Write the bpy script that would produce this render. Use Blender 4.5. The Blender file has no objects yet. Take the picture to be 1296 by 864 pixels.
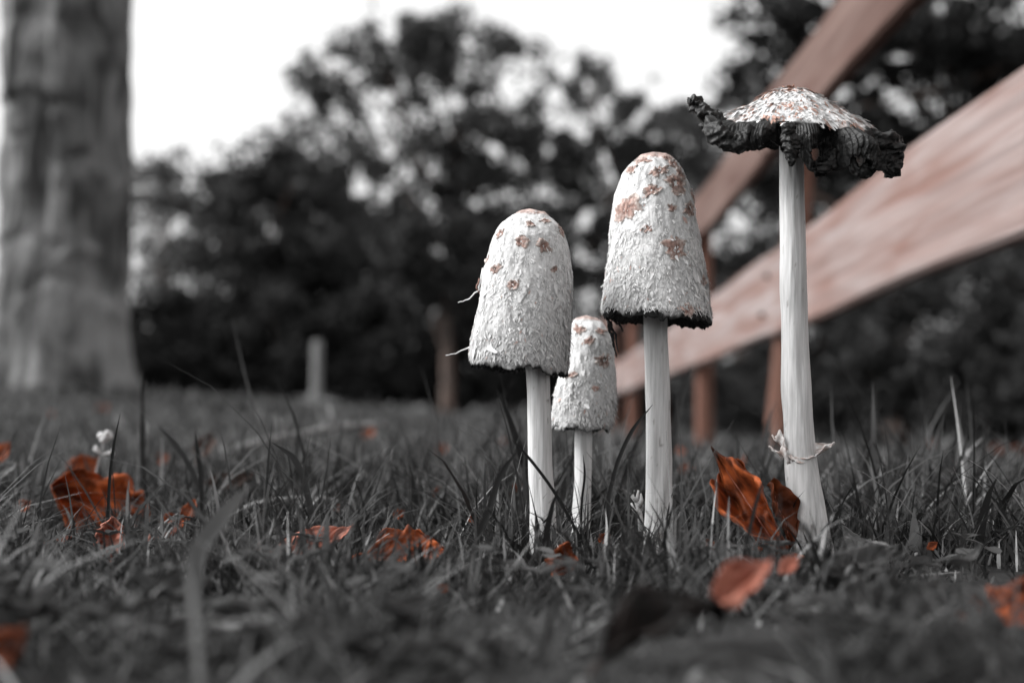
import bpy, math, random
import numpy as np
from mathutils import Vector, Matrix

R = math.radians
random.seed(7)
rng = np.random.default_rng(11)
S = bpy.context.scene
COL = S.collection

# ------------------------------------------------------------------ camera, sky, sun, exposure
CAMH, TILT, F = 0.065, math.atan(120 / 1800), 1800.0
cam_d = bpy.data.cameras.new('camera')
cam = bpy.data.objects.new('camera', cam_d)
COL.objects.link(cam)
cam.location = (0, 0, CAMH)
cam.rotation_euler = (math.pi / 2 + TILT, 0, 0)
cam_d.lens, cam_d.sensor_width = 50, 36
cam_d.clip_start, cam_d.clip_end = 0.01, 2000
cam_d.dof.use_dof = True
cam_d.dof.focus_distance = 0.735
cam_d.dof.aperture_fstop = 6.0
S.camera = cam

SUN_EL, SUN_AZ = 42, -92          # azimuth from +Y towards +X: high, off to one side
w = bpy.data.worlds.new('World')
S.world = w
w.use_nodes = True
nt = w.node_tree
sky = nt.nodes.new('ShaderNodeTexSky')
sky.sky_type = 'NISHITA'
sky.sun_disc = False
sky.sun_elevation = R(SUN_EL)
sky.sun_rotation = R(SUN_AZ)
sky.air_density, sky.dust_density, sky.ozone_density = 1.0, 4.0, 1.0
hs = nt.nodes.new('ShaderNodeHueSaturation')
hs.inputs['Saturation'].default_value = 0.0
nt.links.new(sky.outputs[0], hs.inputs['Color'])
bg = nt.nodes['Background']
bg.inputs['Strength'].default_value = 0.15
nt.links.new(hs.outputs[0], bg.inputs['Color'])

sun_d = bpy.data.lights.new('sun', 'SUN')
sun_d.energy, sun_d.angle, sun_d.color = 0.8, R(14), (1, 0.985, 0.97)
sun = bpy.data.objects.new('sun', sun_d)
COL.objects.link(sun)
e, a = R(SUN_EL), R(SUN_AZ)
sdir = Vector((math.sin(a) * math.cos(e), math.cos(a) * math.cos(e), math.sin(e)))
sun.rotation_euler = sdir.to_track_quat('Z', 'Y').to_euler()
sun.location = sdir * 20

vs = S.view_settings
vs.view_transform, vs.look, vs.gamma, vs.use_curve_mapping = 'Standard', 'None', 1, False
vs.exposure = 1.0
S.render.engine = 'CYCLES'
S.cycles.use_denoising = True
S.cycles.max_bounces = 6
S.cycles.sample_clamp_indirect = 6

# ------------------------------------------------------------------ helpers
def at(px, py, Y):
    """point on the plane y = Y that the photograph shows at (px, py)"""
    a_, b_ = (px - 648) / F, -(py - 432) / F
    f = Vector((0, math.cos(TILT), math.sin(TILT)))
    u = Vector((0, -math.sin(TILT), math.cos(TILT)))
    d = f + Vector((1, 0, 0)) * a_ + u * b_
    k = Y / d.y
    return Vector((0, 0, CAMH)) + d * k

def ground_z(X, Y):
    X = np.asarray(X, float); Y = np.asarray(Y, float)
    t = np.clip((Y - 1.5) / 4.5, 0, 1); t = t * t * (3 - 2 * t)
    z = 0.016 * np.clip(Y - 1.5, 0, 45) - 0.08 * t * 14 * np.tanh(X / 14)
    z = z + 0.05 * np.exp(-((X + 1.83) ** 2 + (Y - 5.8) ** 2) / 0.5)
    return z

def hash3(ix, iy, iz):
    n = (ix * 374761393 + iy * 668265263 + iz * 1274126177) & 0xFFFFFFFF
    n = ((n ^ (n >> 13)) * 1103515245) & 0xFFFFFFFF
    n = ((n ^ (n >> 16)) * 2246822519) & 0xFFFFFFFF
    return ((n ^ (n >> 15)) & 0xFFFFFF) / float(0xFFFFFF)

def vnoise(p):
    """value noise in -1..1 at the points p (N,3)"""
    p = np.asarray(p, float)
    i = np.floor(p).astype(np.int64); f = p - i
    f = f * f * (3 - 2 * f)
    r = 0
    for dx in (0, 1):
        wx = f[:, 0] if dx else 1 - f[:, 0]
        for dy in (0, 1):
            wy = f[:, 1] if dy else 1 - f[:, 1]
            for dz in (0, 1):
                wz = f[:, 2] if dz else 1 - f[:, 2]
                r = r + wx * wy * wz * hash3(i[:, 0] + dx + 5000, i[:, 1] + dy + 7000, i[:, 2] + dz + 9000)
    return r * 2 - 1

def fbm(p, o=3):
    r, am = 0, 1.0
    p = np.asarray(p, float)
    for k in range(o):
        r = r + am * vnoise(p * (2.03 ** k) + 17.3 * k); am *= 0.5
    return r

def catmull(xs, ys, q):
    """smooth interpolation of the table (xs rising) at q"""
    xs = np.asarray(xs, float); ys = np.asarray(ys, float)
    m = np.gradient(ys, xs)
    d = np.diff(ys) / np.diff(xs)
    for k in range(len(xs)):
        if 0 < k < len(xs) - 1:
            m[k] = 0 if d[k - 1] * d[k] < 0 else 2 * d[k - 1] * d[k] / (d[k - 1] + d[k] + 1e-12)
    k = np.clip(np.searchsorted(xs, q) - 1, 0, len(xs) - 2)
    h = xs[k + 1] - xs[k]; t = np.clip((q - xs[k]) / h, 0, 1)
    return ((2*t**3 - 3*t**2 + 1) * ys[k] + (t**3 - 2*t**2 + t) * h * m[k]
            + (-2*t**3 + 3*t**2) * ys[k + 1] + (t**3 - t**2) * h * m[k + 1])

def mesh_np(name, V, faces, mat, parent=None, col=None, smooth=True, attrs=None):
    """one mesh object from numpy arrays; faces is a list of (M,k) arrays"""
    V = np.asarray(V, np.float32)
    me = bpy.data.meshes.new(name)
    me.vertices.add(len(V)); me.vertices.foreach_set('co', V.ravel())
    if not isinstance(faces, list): faces = [faces]
    faces = [np.asarray(f, np.int32) for f in faces if len(f)]
    loops = np.concatenate([f.ravel() for f in faces])
    tot = np.concatenate([np.full(len(f), f.shape[1], np.int32) for f in faces])
    st = np.concatenate([[0], np.cumsum(tot)[:-1]]).astype(np.int32)
    me.loops.add(len(loops)); me.loops.foreach_set('vertex_index', loops)
    me.polygons.add(len(tot)); me.polygons.foreach_set('loop_start', st)
    try: me.polygons.foreach_set('loop_total', tot)
    except Exception: pass
    me.update(calc_edges=True)
    me.polygons.foreach_set('use_smooth', np.full(len(tot), smooth))
    if col is not None:
        c = np.asarray(col, np.float32)
        if c.ndim == 1: c = np.repeat(c[:, None], 3, 1)
        c4 = np.ones((len(V), 4), np.float32); c4[:, :3] = c
        at_ = me.attributes.new('col', 'FLOAT_COLOR', 'POINT'); at_.data.foreach_set('color', c4.ravel())
    for k, v in (attrs or {}).items():
        q = me.attributes.new(k, 'FLOAT', 'POINT'); q.data.foreach_set('value', np.asarray(v, np.float32))
    me.validate()
    o = bpy.data.objects.new(name, me)
    COL.objects.link(o)
    me.materials.append(mat)
    if parent: o.parent = parent
    return o

def thing(name, label, cat, loc=(0, 0, 0), group=None):
    o = bpy.data.objects.new(name, None); COL.objects.link(o)
    o.empty_display_size = 0.02
    o.location = loc
    o['label'] = label; o['category'] = cat
    if group: o['group'] = group
    return o

def grid_faces(n, m, wrap=False):
    """quads of an n x m vertex grid; wrap joins the last column to the first"""
    i = np.arange(n - 1)[:, None]; j = np.arange(m if wrap else m - 1)[None, :]
    j2 = (j + 1) % m
    return np.stack([i*m + j, i*m + j2, (i+1)*m + j2, (i+1)*m + j], -1).reshape(-1, 4)

def tube(path, rad, seg=10, jitter=0.0, caps=True, seed=0):
    """vertices and faces of a tube along path (N,3) with radii rad"""
    P = np.asarray(path, float); n = len(P); rad = np.broadcast_to(np.asarray(rad, float), (n,))
    T = np.gradient(P, axis=0); T /= np.linalg.norm(T, axis=1)[:, None] + 1e-12
    ref = np.array([0, 0, 1.0]) if abs(T[0, 2]) < 0.8 else np.array([1.0, 0, 0])
    A = np.cross(T, ref); A /= np.linalg.norm(A, axis=1)[:, None] + 1e-12
    B = np.cross(T, A)
    th = np.linspace(0, 2*np.pi, seg, endpoint=False)
    rr = rad[:, None] * np.ones(seg)[None]
    if jitter:
        q = np.stack([np.repeat(np.arange(n), seg) * 0.7 + seed * 9, np.tile(np.cos(th), n) * 2, np.tile(np.sin(th), n) * 2], 1)
        rr = rr * (1 + jitter * vnoise(q).reshape(n, seg))
    V = P[:, None] + rr[..., None] * (np.cos(th)[None, :, None] * A[:, None] + np.sin(th)[None, :, None] * B[:, None])
    V = V.reshape(-1, 3); Fq = grid_faces(n, seg, True)
    fs = [Fq]
    if caps:
        V = np.vstack([V, P[:1], P[-1:]]); c0, c1 = n * seg, n * seg + 1
        j = np.arange(seg); j2 = (j + 1) % seg
        fs.append(np.concatenate([np.stack([j2, j, np.full(seg, c0)], 1), np.stack([(n-1)*seg + j, (n-1)*seg + j2, np.full(seg, c1)], 1)]))
    return V, fs

def join(parts):
    """several (V, faces) into one"""
    V, q, t, o = [], [], [], 0
    for v, fs in parts:
        for f in (fs if isinstance(fs, list) else [fs]):
            f = np.asarray(f)
            if len(f): (q if f.shape[1] == 4 else t).append(f + o)
        V.append(v); o += len(v)
    return np.vstack(V), [np.concatenate(x) for x in (q, t) if x]

# ------------------------------------------------------------------ materials
def mat(name, base, dark=None, scale=(8, 8, 8), rough=0.8, bump=0.0, bump_scale=None, use_col=False, detail=5, lo=0.35, hi=0.65,
        spec=0.3, trans=0.0, distort=0.0, bump_dist=0.01, grain=None):
    m = bpy.data.materials.new(name); m.use_nodes = True
    n, l = m.node_tree.nodes, m.node_tree.links
    b = n['Principled BSDF']
    b.inputs['Roughness'].default_value = rough
    b.inputs['Specular IOR Level'].default_value = spec
    tc = n.new('ShaderNodeTexCoord'); mp = n.new('ShaderNodeMapping')
    l.new(tc.outputs['Object'], mp.inputs[0]); mp.inputs['Scale'].default_value = scale
    no = n.new('ShaderNodeTexNoise'); no.inputs['Scale'].default_value = 1; no.inputs['Detail'].default_value = detail
    no.inputs['Distortion'].default_value = distort
    l.new(mp.outputs[0], no.inputs['Vector'])
    cr = n.new('ShaderNodeValToRGB')
    cr.color_ramp.elements[0].position, cr.color_ramp.elements[1].position = lo, hi
    cr.color_ramp.elements[0].color = (*(dark or base), 1); cr.color_ramp.elements[1].color = (*base, 1)
    l.new(no.outputs['Fac'], cr.inputs[0])
    out = cr.outputs[0]
    if grain:
        mg = n.new('ShaderNodeMapping'); mg.inputs['Scale'].default_value = grain
        l.new(tc.outputs['Object'], mg.inputs[0])
        ng = n.new('ShaderNodeTexNoise'); ng.inputs['Scale'].default_value = 1; ng.inputs['Detail'].default_value = 4
        l.new(mg.outputs[0], ng.inputs['Vector'])
        rg_ = n.new('ShaderNodeMapRange'); rg_.inputs[1].default_value = .3; rg_.inputs[2].default_value = .65; rg_.inputs[3].default_value = .80; rg_.inputs[4].default_value = 1.10
        l.new(ng.outputs['Fac'], rg_.inputs[0])
        mq = n.new('ShaderNodeMix'); mq.data_type = 'RGBA'; mq.blend_type = 'MULTIPLY'; mq.inputs[0].default_value = 1
        l.new(out, mq.inputs[6]); l.new(rg_.outputs[0], mq.inputs[7]); out = mq.outputs[2]
    if use_col:
        at_ = n.new('ShaderNodeAttribute'); at_.attribute_name = 'col'
        mx = n.new('ShaderNodeMix'); mx.data_type = 'RGBA'; mx.blend_type = 'MULTIPLY'; mx.inputs[0].default_value = 1
        l.new(out, mx.inputs[6]); l.new(at_.outputs['Color'], mx.inputs[7]); out = mx.outputs[2]
    l.new(out, b.inputs['Base Color'])
    if bump:
        nb = n.new('ShaderNodeTexNoise'); nb.inputs['Scale'].default_value = 1; nb.inputs['Detail'].default_value = 6
        mb = n.new('ShaderNodeMapping'); mb.inputs['Scale'].default_value = bump_scale or scale
        l.new(tc.outputs['Object'], mb.inputs[0]); l.new(mb.outputs[0], nb.inputs['Vector'])
        bp = n.new('ShaderNodeBump'); bp.inputs['Strength'].default_value = bump; bp.inputs['Distance'].default_value = bump_dist
        l.new(nb.outputs['Fac'], bp.inputs['Height']); l.new(bp.outputs[0], b.inputs['Normal'])
    if trans:
        tr = n.new('ShaderNodeBsdfTranslucent'); l.new(out, tr.inputs['Color'])
        ms = n.new('ShaderNodeMixShader'); ms.inputs[0].default_value = trans
        l.new(b.outputs[0], ms.inputs[1]); l.new(tr.outputs[0], ms.inputs[2])
        l.new(ms.outputs[0], n['Material Output'].inputs['Surface'])
    return m

g3 = lambda v: (v, v, v)
M = {}
M['soil_shade'] = mat('lawn_soil', g3(.035), g3(.012), (9, 9, 9), .95, .6, (60, 60, 60))
M['grass'] = mat('grass_blade', g3(1.0), g3(.75), (30, 30, 30), .6, use_col=True, spec=.25, trans=.22)
M['bark'] = mat('grey_bark', g3(.24), g3(.04), (6, 6, 2.6), .9, .9, (26, 26, 12), lo=.38, hi=.64, distort=1.2, bump_dist=.02)
M['dark_bark'] = mat('brown_bark', (.14, .10, .085), (.06, .05, .045), (3, 3, .8), .9, .6)
M['foliage'] = mat('dark_foliage', g3(1.0), g3(.7), (2, 2, 2), .65, use_col=True, spec=.25, trans=.15)
M['rail'] = mat('weathered_rail', (.30, .25, .24), (.19, .11, .092), (9, 2.2, 26), .8, .6, (60, 2.2, 120), detail=9, lo=.35, hi=.63, distort=.4, grain=(40, 1.6, 90), bump_dist=.004)
M['rail_red'] = mat('reddish_rail', (.16, .105, .09), (.092, .048, .038), (9, 2.2, 24), .8, .25, (60, 2.2, 120), distort=.5, grain=(40, 1.6, 90), bump_dist=.004)
M['post'] = mat('reddish_post', (.19, .09, .065), (.11, .055, .04), (14, 14, 2), .85, .3, (60, 60, 3), bump_dist=.004)
M['nail'] = mat('rusty_nail', (.05, .035, .03), (.03, .02, .02), (200, 200, 200), .7)
M['grey_post'] = mat('grey_post', g3(.24), g3(.14), (20, 20, 3), .85)
M['cap'] = mat('shaggy_white', g3(.76), g3(.42), (420, 420, 130), .85, .55, (900, 900, 260), use_col=True, spec=.15, bump_dist=.0008)  # greyer than the flakes: shadow in the gaps between them put into the colour
M['flake'] = mat('white_scale', g3(.90), g3(.74), (300, 300, 120), .85, use_col=True, spec=.15, trans=.1)
M['brown'] = mat('brown_scale', (.44, .29, .25), (.20, .115, .092), (700, 700, 400), .8, .3, (900, 900, 400), use_col=True, bump_dist=.0006)
M['stem'] = mat('white_stem', g3(.66), g3(.50), (120, 120, 22), .75, .4, (900, 900, 50), spec=.2, bump_dist=.0009, use_col=True, grain=(900, 900, 45))
M['gills'] = mat('inky_gills', g3(.010), g3(.003), (300, 300, 300), .5, .8, (500, 500, 500), spec=.4, bump_dist=.0012)
M['ring'] = mat('torn_ring', g3(.75), (.33, .25, .22), (260, 260, 260), .8, .3, (600, 600, 600), bump_dist=.0006)
M['orange'] = mat('orange_leaf', (.56, .135, .040), (.12, .03, .013), (70, 70, 70), .55, .3, (260, 260, 260), use_col=True, lo=.36, hi=.62, trans=.25, bump_dist=.001, spec=.15, grain=(300, 300, 300))
M['salmon'] = mat('salmon_leaf', (.50, .20, .14), (.33, .10, .065), (120, 120, 120), .6, .3, (260, 260, 260), use_col=True, trans=.2, bump_dist=.001)
M['brownleaf'] = mat('dark_brown_leaf', (.07, .042, .034), (.02, .015, .013), (70, 70, 70), .95, .3, (260, 260, 260), use_col=True, bump_dist=.001)
M['greyleaf'] = mat('grey_dead_leaf', g3(.12), g3(.045), (60, 60, 60), .75, .4, (260, 260, 260), use_col=True, trans=.15, bump_dist=.001)
M['twig'] = mat('pale_twig', g3(.26), g3(.12), (120, 120, 120), .8)
M['petal'] = mat('white_petal', g3(.8), g3(.6), (200, 200, 200), .7, trans=.2)

# ------------------------------------------------------------------ ground
ys = np.concatenate([np.linspace(-3, 0, 8)[:-1], np.linspace(0, 1.6, 120)[:-1], np.linspace(1.6, 8, 110)[:-1], np.geomspace(8, 600, 80)])
xs = np.concatenate([-np.geomspace(600, 1.0, 50), np.linspace(-1.0, 1.0, 140)[1:-1], np.geomspace(1.0, 600, 50)])
GX, GY = np.meshgrid(xs, ys)
GZ = ground_z(GX, GY)
pp = np.stack([GX.ravel(), GY.ravel(), np.zeros(GX.size)], 1)
GZ = GZ + (0.003 * fbm(pp * 14, 3) + .0012 * vnoise(pp * 70)).reshape(GX.shape) * (GY < 8)
ground = mesh_np('ground', np.stack([GX, GY, GZ], -1).reshape(-1, 3), grid_faces(len(ys), len(xs)), M['soil_shade'])
ground['kind'] = 'structure'

# ------------------------------------------------------------------ fence
FX = 0.53
def fdir(Y): return FX + (Y) * (14 / F)            # the fence runs almost straight away from the camera
fence = thing('wooden_fence', 'weathered reddish post and rail fence running along the lawn behind the tallest mushroom', 'fence', (fdir(2.8), 2.8, 0))
def board(name, y0, y1, z0, z1, x_off, th, m, seed):
    n = 24
    rg = random.Random(seed)
    Ys = np.linspace(y0, y1, n)
    sec = np.array([[0, .004], [.004, 0], [1, 0], [1, 1], [.004, 1], [0, .996]])
    prof = [(0, .006), (.006, 0), (th - .004, 0), (th, .004), (th, z1 - z0 - .004), (th - .004, z1 - z0), (.006, z1 - z0), (0, z1 - z0 - .006)]
    V = []
    for k, y in enumerate(Ys):
        wob = .004 * math.sin(y * 2.1 + seed) + .002 * math.sin(y * 7 + seed * 3)
        gz = float(ground_z(fdir(y), y)) * .55
        for (dx, dz) in prof:
            V.append((fdir(y) + x_off + dx + wob, y, z0 + dz + gz + .003 * math.sin(y * 3.3 + seed * 2)))
    V = np.array(V) - np.array(fence.location)
    m_ = len(prof)
    fs = [grid_faces(n, m_, True)]
    V2 = V.tolist()
    f1 = np.array([list(range(m_))[::-1]]); f2 = np.array([[(n - 1) * m_ + j for j in range(m_)]])
    o = mesh_np(name, np.array(V2), [fs[0], np.concatenate([f1, f2])], m, fence, smooth=False)
    return o
LOW, UPP = (CAMH + .397 * FX, CAMH + .736 * FX), (CAMH + 1.131 * FX, CAMH + 1.385 * FX)
for k, (y0, y1) in enumerate([(-.2, 3.097), (3.103, 6.097), (6.103, 9.097), (9.103, 11.2)]):
    board('rail', y0, y1, *LOW, 0, .03, M['rail'], k + 1)
    board('rail', y0, y1, *UPP, 0, .03, M['rail_red'], k + 11)
for k, y in enumerate([0.0, 1.42, 3.1, 4.6, 6.1, 7.6, 9.1, 10.6]):
    lean = .085 if abs(y - 3.1) < .1 else random.uniform(-.012, .012)
    top = UPP[1] + .01 + float(ground_z(fdir(y), y)) * .55
    zb = float(ground_z(fdir(y), y)) - .06
    zz = np.linspace(zb, top, 7)
    rr = np.linspace(.026, .024, 7)
    cx = fdir(y) + .03 + .026 - .028 * (abs(y - 3.1) < .1)
    path = np.stack([cx + lean * (zz - zb) / (top - zb) - lean * .15, np.full(7, y), zz], 1) - np.array(fence.location)
    V, fs = tube(path, rr * 1.15, 8, .04, seed=k)
    mesh_np('post', V, fs, M['post'], fence, smooth=False)
    for lo_, hi_ in (LOW, UPP):
        for dz, dy in ((.28, .035), (.72, -.035)):
            zc = lo_ + (hi_ - lo_) * dz + float(ground_z(fdir(y), y)) * .55
            pn = np.array([[fdir(y + dy) + .012, y + dy, zc], [fdir(y + dy) - .004, y + dy, zc], [fdir(y + dy) - .008, y + dy, zc]]) - np.array(fence.location)
            V, fs = tube(pn, [.004, .006, .004], 8)
            mesh_np('nail_head', V, fs, M['nail'], fence, smooth=False)

# a grey marker post out on the meadow
pm = at(400, 516, 15)
mp_ = thing('marker_post', 'pale grey wooden marker post standing alone on the far meadow', 'post', pm)
zz = np.array([-.15, 0, .2, .45, .62, .67, .685])
V, fs = tube(np.stack([zz * .02, zz * 0, zz], 1), [.058, .057, .056, .055, .055, .052, .035], 10, .05)
mesh_np('shaft', V, fs, M['grey_post'], mp_, smooth=False)
V, fs = tube(np.array([[.013, 0, .665], [.014, 0, .70], [.014, 0, .71]]), [.061, .058, .024], 10)
mesh_np('top_cap', V, fs, M['grey_post'], mp_, smooth=False)

# ------------------------------------------------------------------ trees and shrubs
def leaf_cloud(centres, radii, n, size, tone, tone_var, squash=1.0):
    """n folded leaf-shaped faces round clump centres"""
    k = rng.integers(0, len(centres), n)
    d = rng.normal(size=(n, 3)); d /= np.linalg.norm(d, axis=1)[:, None]
    rad = rng.random(n) ** .45
    P = centres[k] + d * (rad * radii[k])[:, None] * np.array([1, 1, squash])
    A = rng.normal(size=(n, 3)); A /= np.linalg.norm(A, axis=1)[:, None]
    B = np.cross(A, rng.normal(size=(n, 3))); B /= np.linalg.norm(B, axis=1)[:, None] + 1e-9
    N = np.cross(A, B)
    L = size * rng.uniform(.6, 1.4, n)[:, None]; W = L * rng.uniform(.45, .7, n)[:, None] * .5
    v0 = P - A * L * .5; v1 = P + B * W + N * W * .4; v2 = P + A * L * .5; v3 = P - B * W + N * W * .4
    V = np.stack([v0, v1, v2, v3], 1).reshape(-1, 3)
    i = np.arange(n) * 4
    T = np.concatenate([np.stack([i, i + 1, i + 2], 1), np.stack([i, i + 2, i + 3], 1)])
    ct = tone * np.exp(rng.normal(0, .25, len(centres)))
    c = np.repeat(np.clip(ct[k] * np.exp(rng.normal(0, tone_var, n)), .01, .5), 4)
    return V, T, c

def make_tree(name, label, px, Y, blobs, leaf, nleaf, nclump, clump_r, tone, trunk_r, top_py, cat='tree', group=None, m='dark_bark', limbs=6, depth=.9, lean=0):
    """blobs: (px, py, rx, ry) ellipses of the crown in photograph pixels at distance Y"""
    gx = (px - 648) / F * Y
    gz = float(ground_z(gx, Y))
    root = Vector((gx, Y, gz))
    t = thing(name, label, cat, root, group)
    ra = np.array(root)
    ctr, rad = [], []
    wts = np.array([b[2] * b[3] for b in blobs], float); wts /= wts.sum()
    for b, wt in zip(blobs, wts):
        c = np.array(at(b[0], b[1], Y)); rx, rz = b[2] * Y / F, b[3] * Y / F
        q = max(2, int(nclump * wt))
        d = rng.normal(size=(q, 3)); d /= np.linalg.norm(d, axis=1)[:, None]
        d *= (rng.random(q) ** .42)[:, None]
        ctr.append(c + d * np.array([rx, rx * depth, rz])); rad.append(clump_r * rng.uniform(.55, 1.35, q))
    ctr = np.vstack(ctr); rad = np.concatenate(rad)
    ok = ctr[:, 2] > ground_z(ctr[:, 0], ctr[:, 1]) + rad * .3
    ctr, rad = ctr[ok], rad[ok]
    V, T, c = leaf_cloud(ctr, rad, nleaf, leaf, tone, .35, .75)
    if Y > 30: V, T, c = sky_gaps(V, T, c, GAPS, Y)
    ok = V[:, 2] < ground_z(V[:, 0], V[:, 1]) + .005
    V[ok, 2] = (ground_z(V[:, 0], V[:, 1]) + .005)[ok]
    mesh_np('crown', V - ra, T, M['foliage'], t, col=c, smooth=False)
    if trunk_r:
        zt = at(px, top_py, Y).z - gz
        n = 9
        zz = np.linspace(-.2, zt, n)
        wob = np.cumsum(rng.normal(0, trunk_r * .25, (n, 2)), 0); wob -= wob[1]; wob[:2] = 0
        path = np.stack([wob[:, 0] + lean * zz, wob[:, 1], zz], 1)
        V, fs = tube(path, trunk_r * np.linspace(1.15, .35, n) * np.where(np.arange(n) == 0, 1.25, 1), 10, .12, seed=px)
        mesh_np('trunk', V, fs, M[m], t)
        for k in range(limbs):
            s = rng.integers(n // 3, n - 1); st = path[s]
            tg = ctr[rng.integers(0, len(ctr))] - ra
            mid = (st + tg) / 2 + np.array([0, 0, -.08 * np.linalg.norm(tg - st)])
            u = np.linspace(0, 1, 6)[:, None]
            pth = (1 - u) ** 2 * st + 2 * u * (1 - u) * mid + u ** 2 * tg
            V, fs = tube(pth, trunk_r * np.linspace(.4, .08, 6), 6, .1, seed=k)
            mesh_np('limb', V, fs, M[m], t)
    return t

def sky_gaps(V, T, c, gaps, Y):
    """open gaps right through a crown (centre px, py and radius in px at distance Y)"""
    P = V.reshape(-1, 4, 3).mean(1)
    keep = np.ones(len(P), bool)
    for gx, gy, gr in gaps:
        q = at(gx, gy, Y); r_ = (1.4 if gx < 640 else 1.1) * gr * Y / F
        wob = 1 + .35 * vnoise(P * 3.1)
        keep &= ((P[:, 0] - q.x) ** 2 + (P[:, 2] - q.z) ** 2) > (r_ * wob) ** 2
    n = int(keep.sum()); i = np.arange(n) * 4
    return V.reshape(-1, 4, 3)[keep].reshape(-1, 3), np.concatenate([np.stack([i, i + 1, i + 2], 1), np.stack([i, i + 2, i + 3], 1)]), c.reshape(-1, 4)[keep].ravel()
GAPS = [(397, 47, 13), (425, 42, 10), (455, 38, 14), (490, 36, 12), (431, 84, 16), (410, 75, 9), (459, 116, 12), (512, 156, 17), (540, 160, 10), (472, 169, 14), (450, 172, 9), (487, 180, 11), (503, 206, 12),
        (459, 244, 12), (578, 112, 12), (569, 147, 13), (553, 125, 9), (612, 100, 11), (590, 80, 8), (556, 319, 9), (344, 300, 11), (480, 150, 9), (530, 95, 8), (505, 90, 8), (380, 130, 8), (425, 140, 8), (440, 210, 7),
        (675, 100, 17), (655, 125, 15), (700, 122, 15), (735, 165, 13), (760, 140, 15), (800, 100, 20), (832, 122, 18), (720, 85, 13), (742, 112, 12), (705, 160, 12), (850, 95, 16), (640, 95, 9), (690, 190, 10), (738, 285, 9), (735, 322, 10), (745, 270, 8),
        (628, 190, 8), (580, 210, 7), (600, 250, 6), (395, 270, 6), (330, 265, 6), (780, 170, 12), (810, 150, 12), (660, 160, 9), (765, 200, 8)]
GF = 'trees at the edge of the meadow'
make_tree('broadleaf_tree', 'big dark spreading tree with the tallest crown beyond the meadow', 565, 42,
          [(500, 60, 120, 50), (440, 110, 75, 60), (590, 110, 110, 70), (500, 200, 180, 70), (640, 200, 100, 80), (400, 250, 110, 50), (480, 320, 210, 80), (620, 320, 130, 80), (520, 420, 190, 50)],
          .24, 38000, 460, .72, .065, .30, 150, group=GF, limbs=9)
make_tree('broadleaf_tree', 'pale thin-leaved tree beside the thick grey trunk, sky showing through', 205, 52,
          [(205, 225, 60, 40), (225, 270, 60, 45), (180, 270, 50, 60), (200, 330, 70, 40)],
          .28, 2600, 50, .7, .2, .2, 210, group=GF, limbs=8)
make_tree('broadleaf_tree', 'low dense dark tree with a rounded crown between the pale tree and the tallest', 310, 38,
          [(330, 240, 80, 50), (275, 255, 35, 35), (310, 320, 85, 60), (225, 415, 85, 50), (350, 400, 110, 70), (400, 330, 80, 60)],
          .24, 17000, 260, .7, .042, .25, 300, group=GF)
make_tree('broadleaf_tree', 'loose-crowned tree behind the tall white caps with wide gaps of sky', 790, 44,
          [(720, 110, 60, 40), (800, 130, 80, 40), (860, 190, 80, 60), (750, 200, 80, 50), (800, 280, 120, 60), (720, 330, 90, 60), (850, 380, 110, 60)],
          .24, 19000, 270, .7, .065, .28, 180, group=GF, limbs=8)
make_tree('broadleaf_tree', 'slim brown-trunked tree standing in front of the dark shrubs near the frayed cap', 566, 33.5,
          [(560, 310, 60, 50), (590, 360, 60, 35), (530, 350, 50, 35)], .2, 4500, 70, .55, .026, .17, 330, group=GF, limbs=4)
GS = 'dark shrubs under the far trees'
for k, (px, py, rx, ry, lb) in enumerate([
        (205, 440, 85, 75, 'dark low shrub just past the foot of the thick grey trunk'),
        (345, 445, 85, 80, 'dark shrub behind the pale marker post, on the side of the thick trunk'),
        (480, 450, 90, 75, 'dark broad shrub between the marker post and the far brown trunk'),
        (640, 455, 90, 80, 'dark shrub seen behind the left shaggy stem and the small mushroom'),
        (790, 470, 90, 90, 'dark shrub in the gap between the small mushroom and the far fence end')]):
    make_tree('shrub', lb.replace('left shaggy', 'frayed-cap mushroom'), px, 35.5, [(px, py, rx, ry), (px + 20, py + 35, rx * .9, ry * .5)], .2, 9000, 90, .55, .02, .1, 470, 'shrub', GS, limbs=3)
make_tree('broadleaf_tree', 'dark leafy tree overhanging the fence, bright sky dots between its leaves', 1345, 15,
          [(1000, 40, 110, 70), (1120, 60, 120, 90), (1250, 70, 120, 100), (1080, 190, 140, 70), (1230, 210, 120, 90), (930, 110, 60, 40), (1350, 150, 120, 140), (960, 240, 80, 50), (1190, -60, 190, 60), (1000, -40, 110, 40)],
          .12, 20000, 480, .25, .024, .16, -20, group='trees behind the fence', limbs=12)
make_tree('broadleaf_tree', 'dense dark tree standing behind the overhanging one along the fence', 1130, 24,
          [(1000, 220, 130, 80), (1150, 230, 150, 100), (1290, 220, 130, 120), (1100, 340, 220, 80), (1280, 330, 120, 80), (930, 340, 90, 60), (1230, 90, 110, 70)],
          .14, 20000, 330, .42, .02, .2, 200, group='trees behind the fence', limbs=6)
GH = 'bushes forming the hedge behind the fence'
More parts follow.
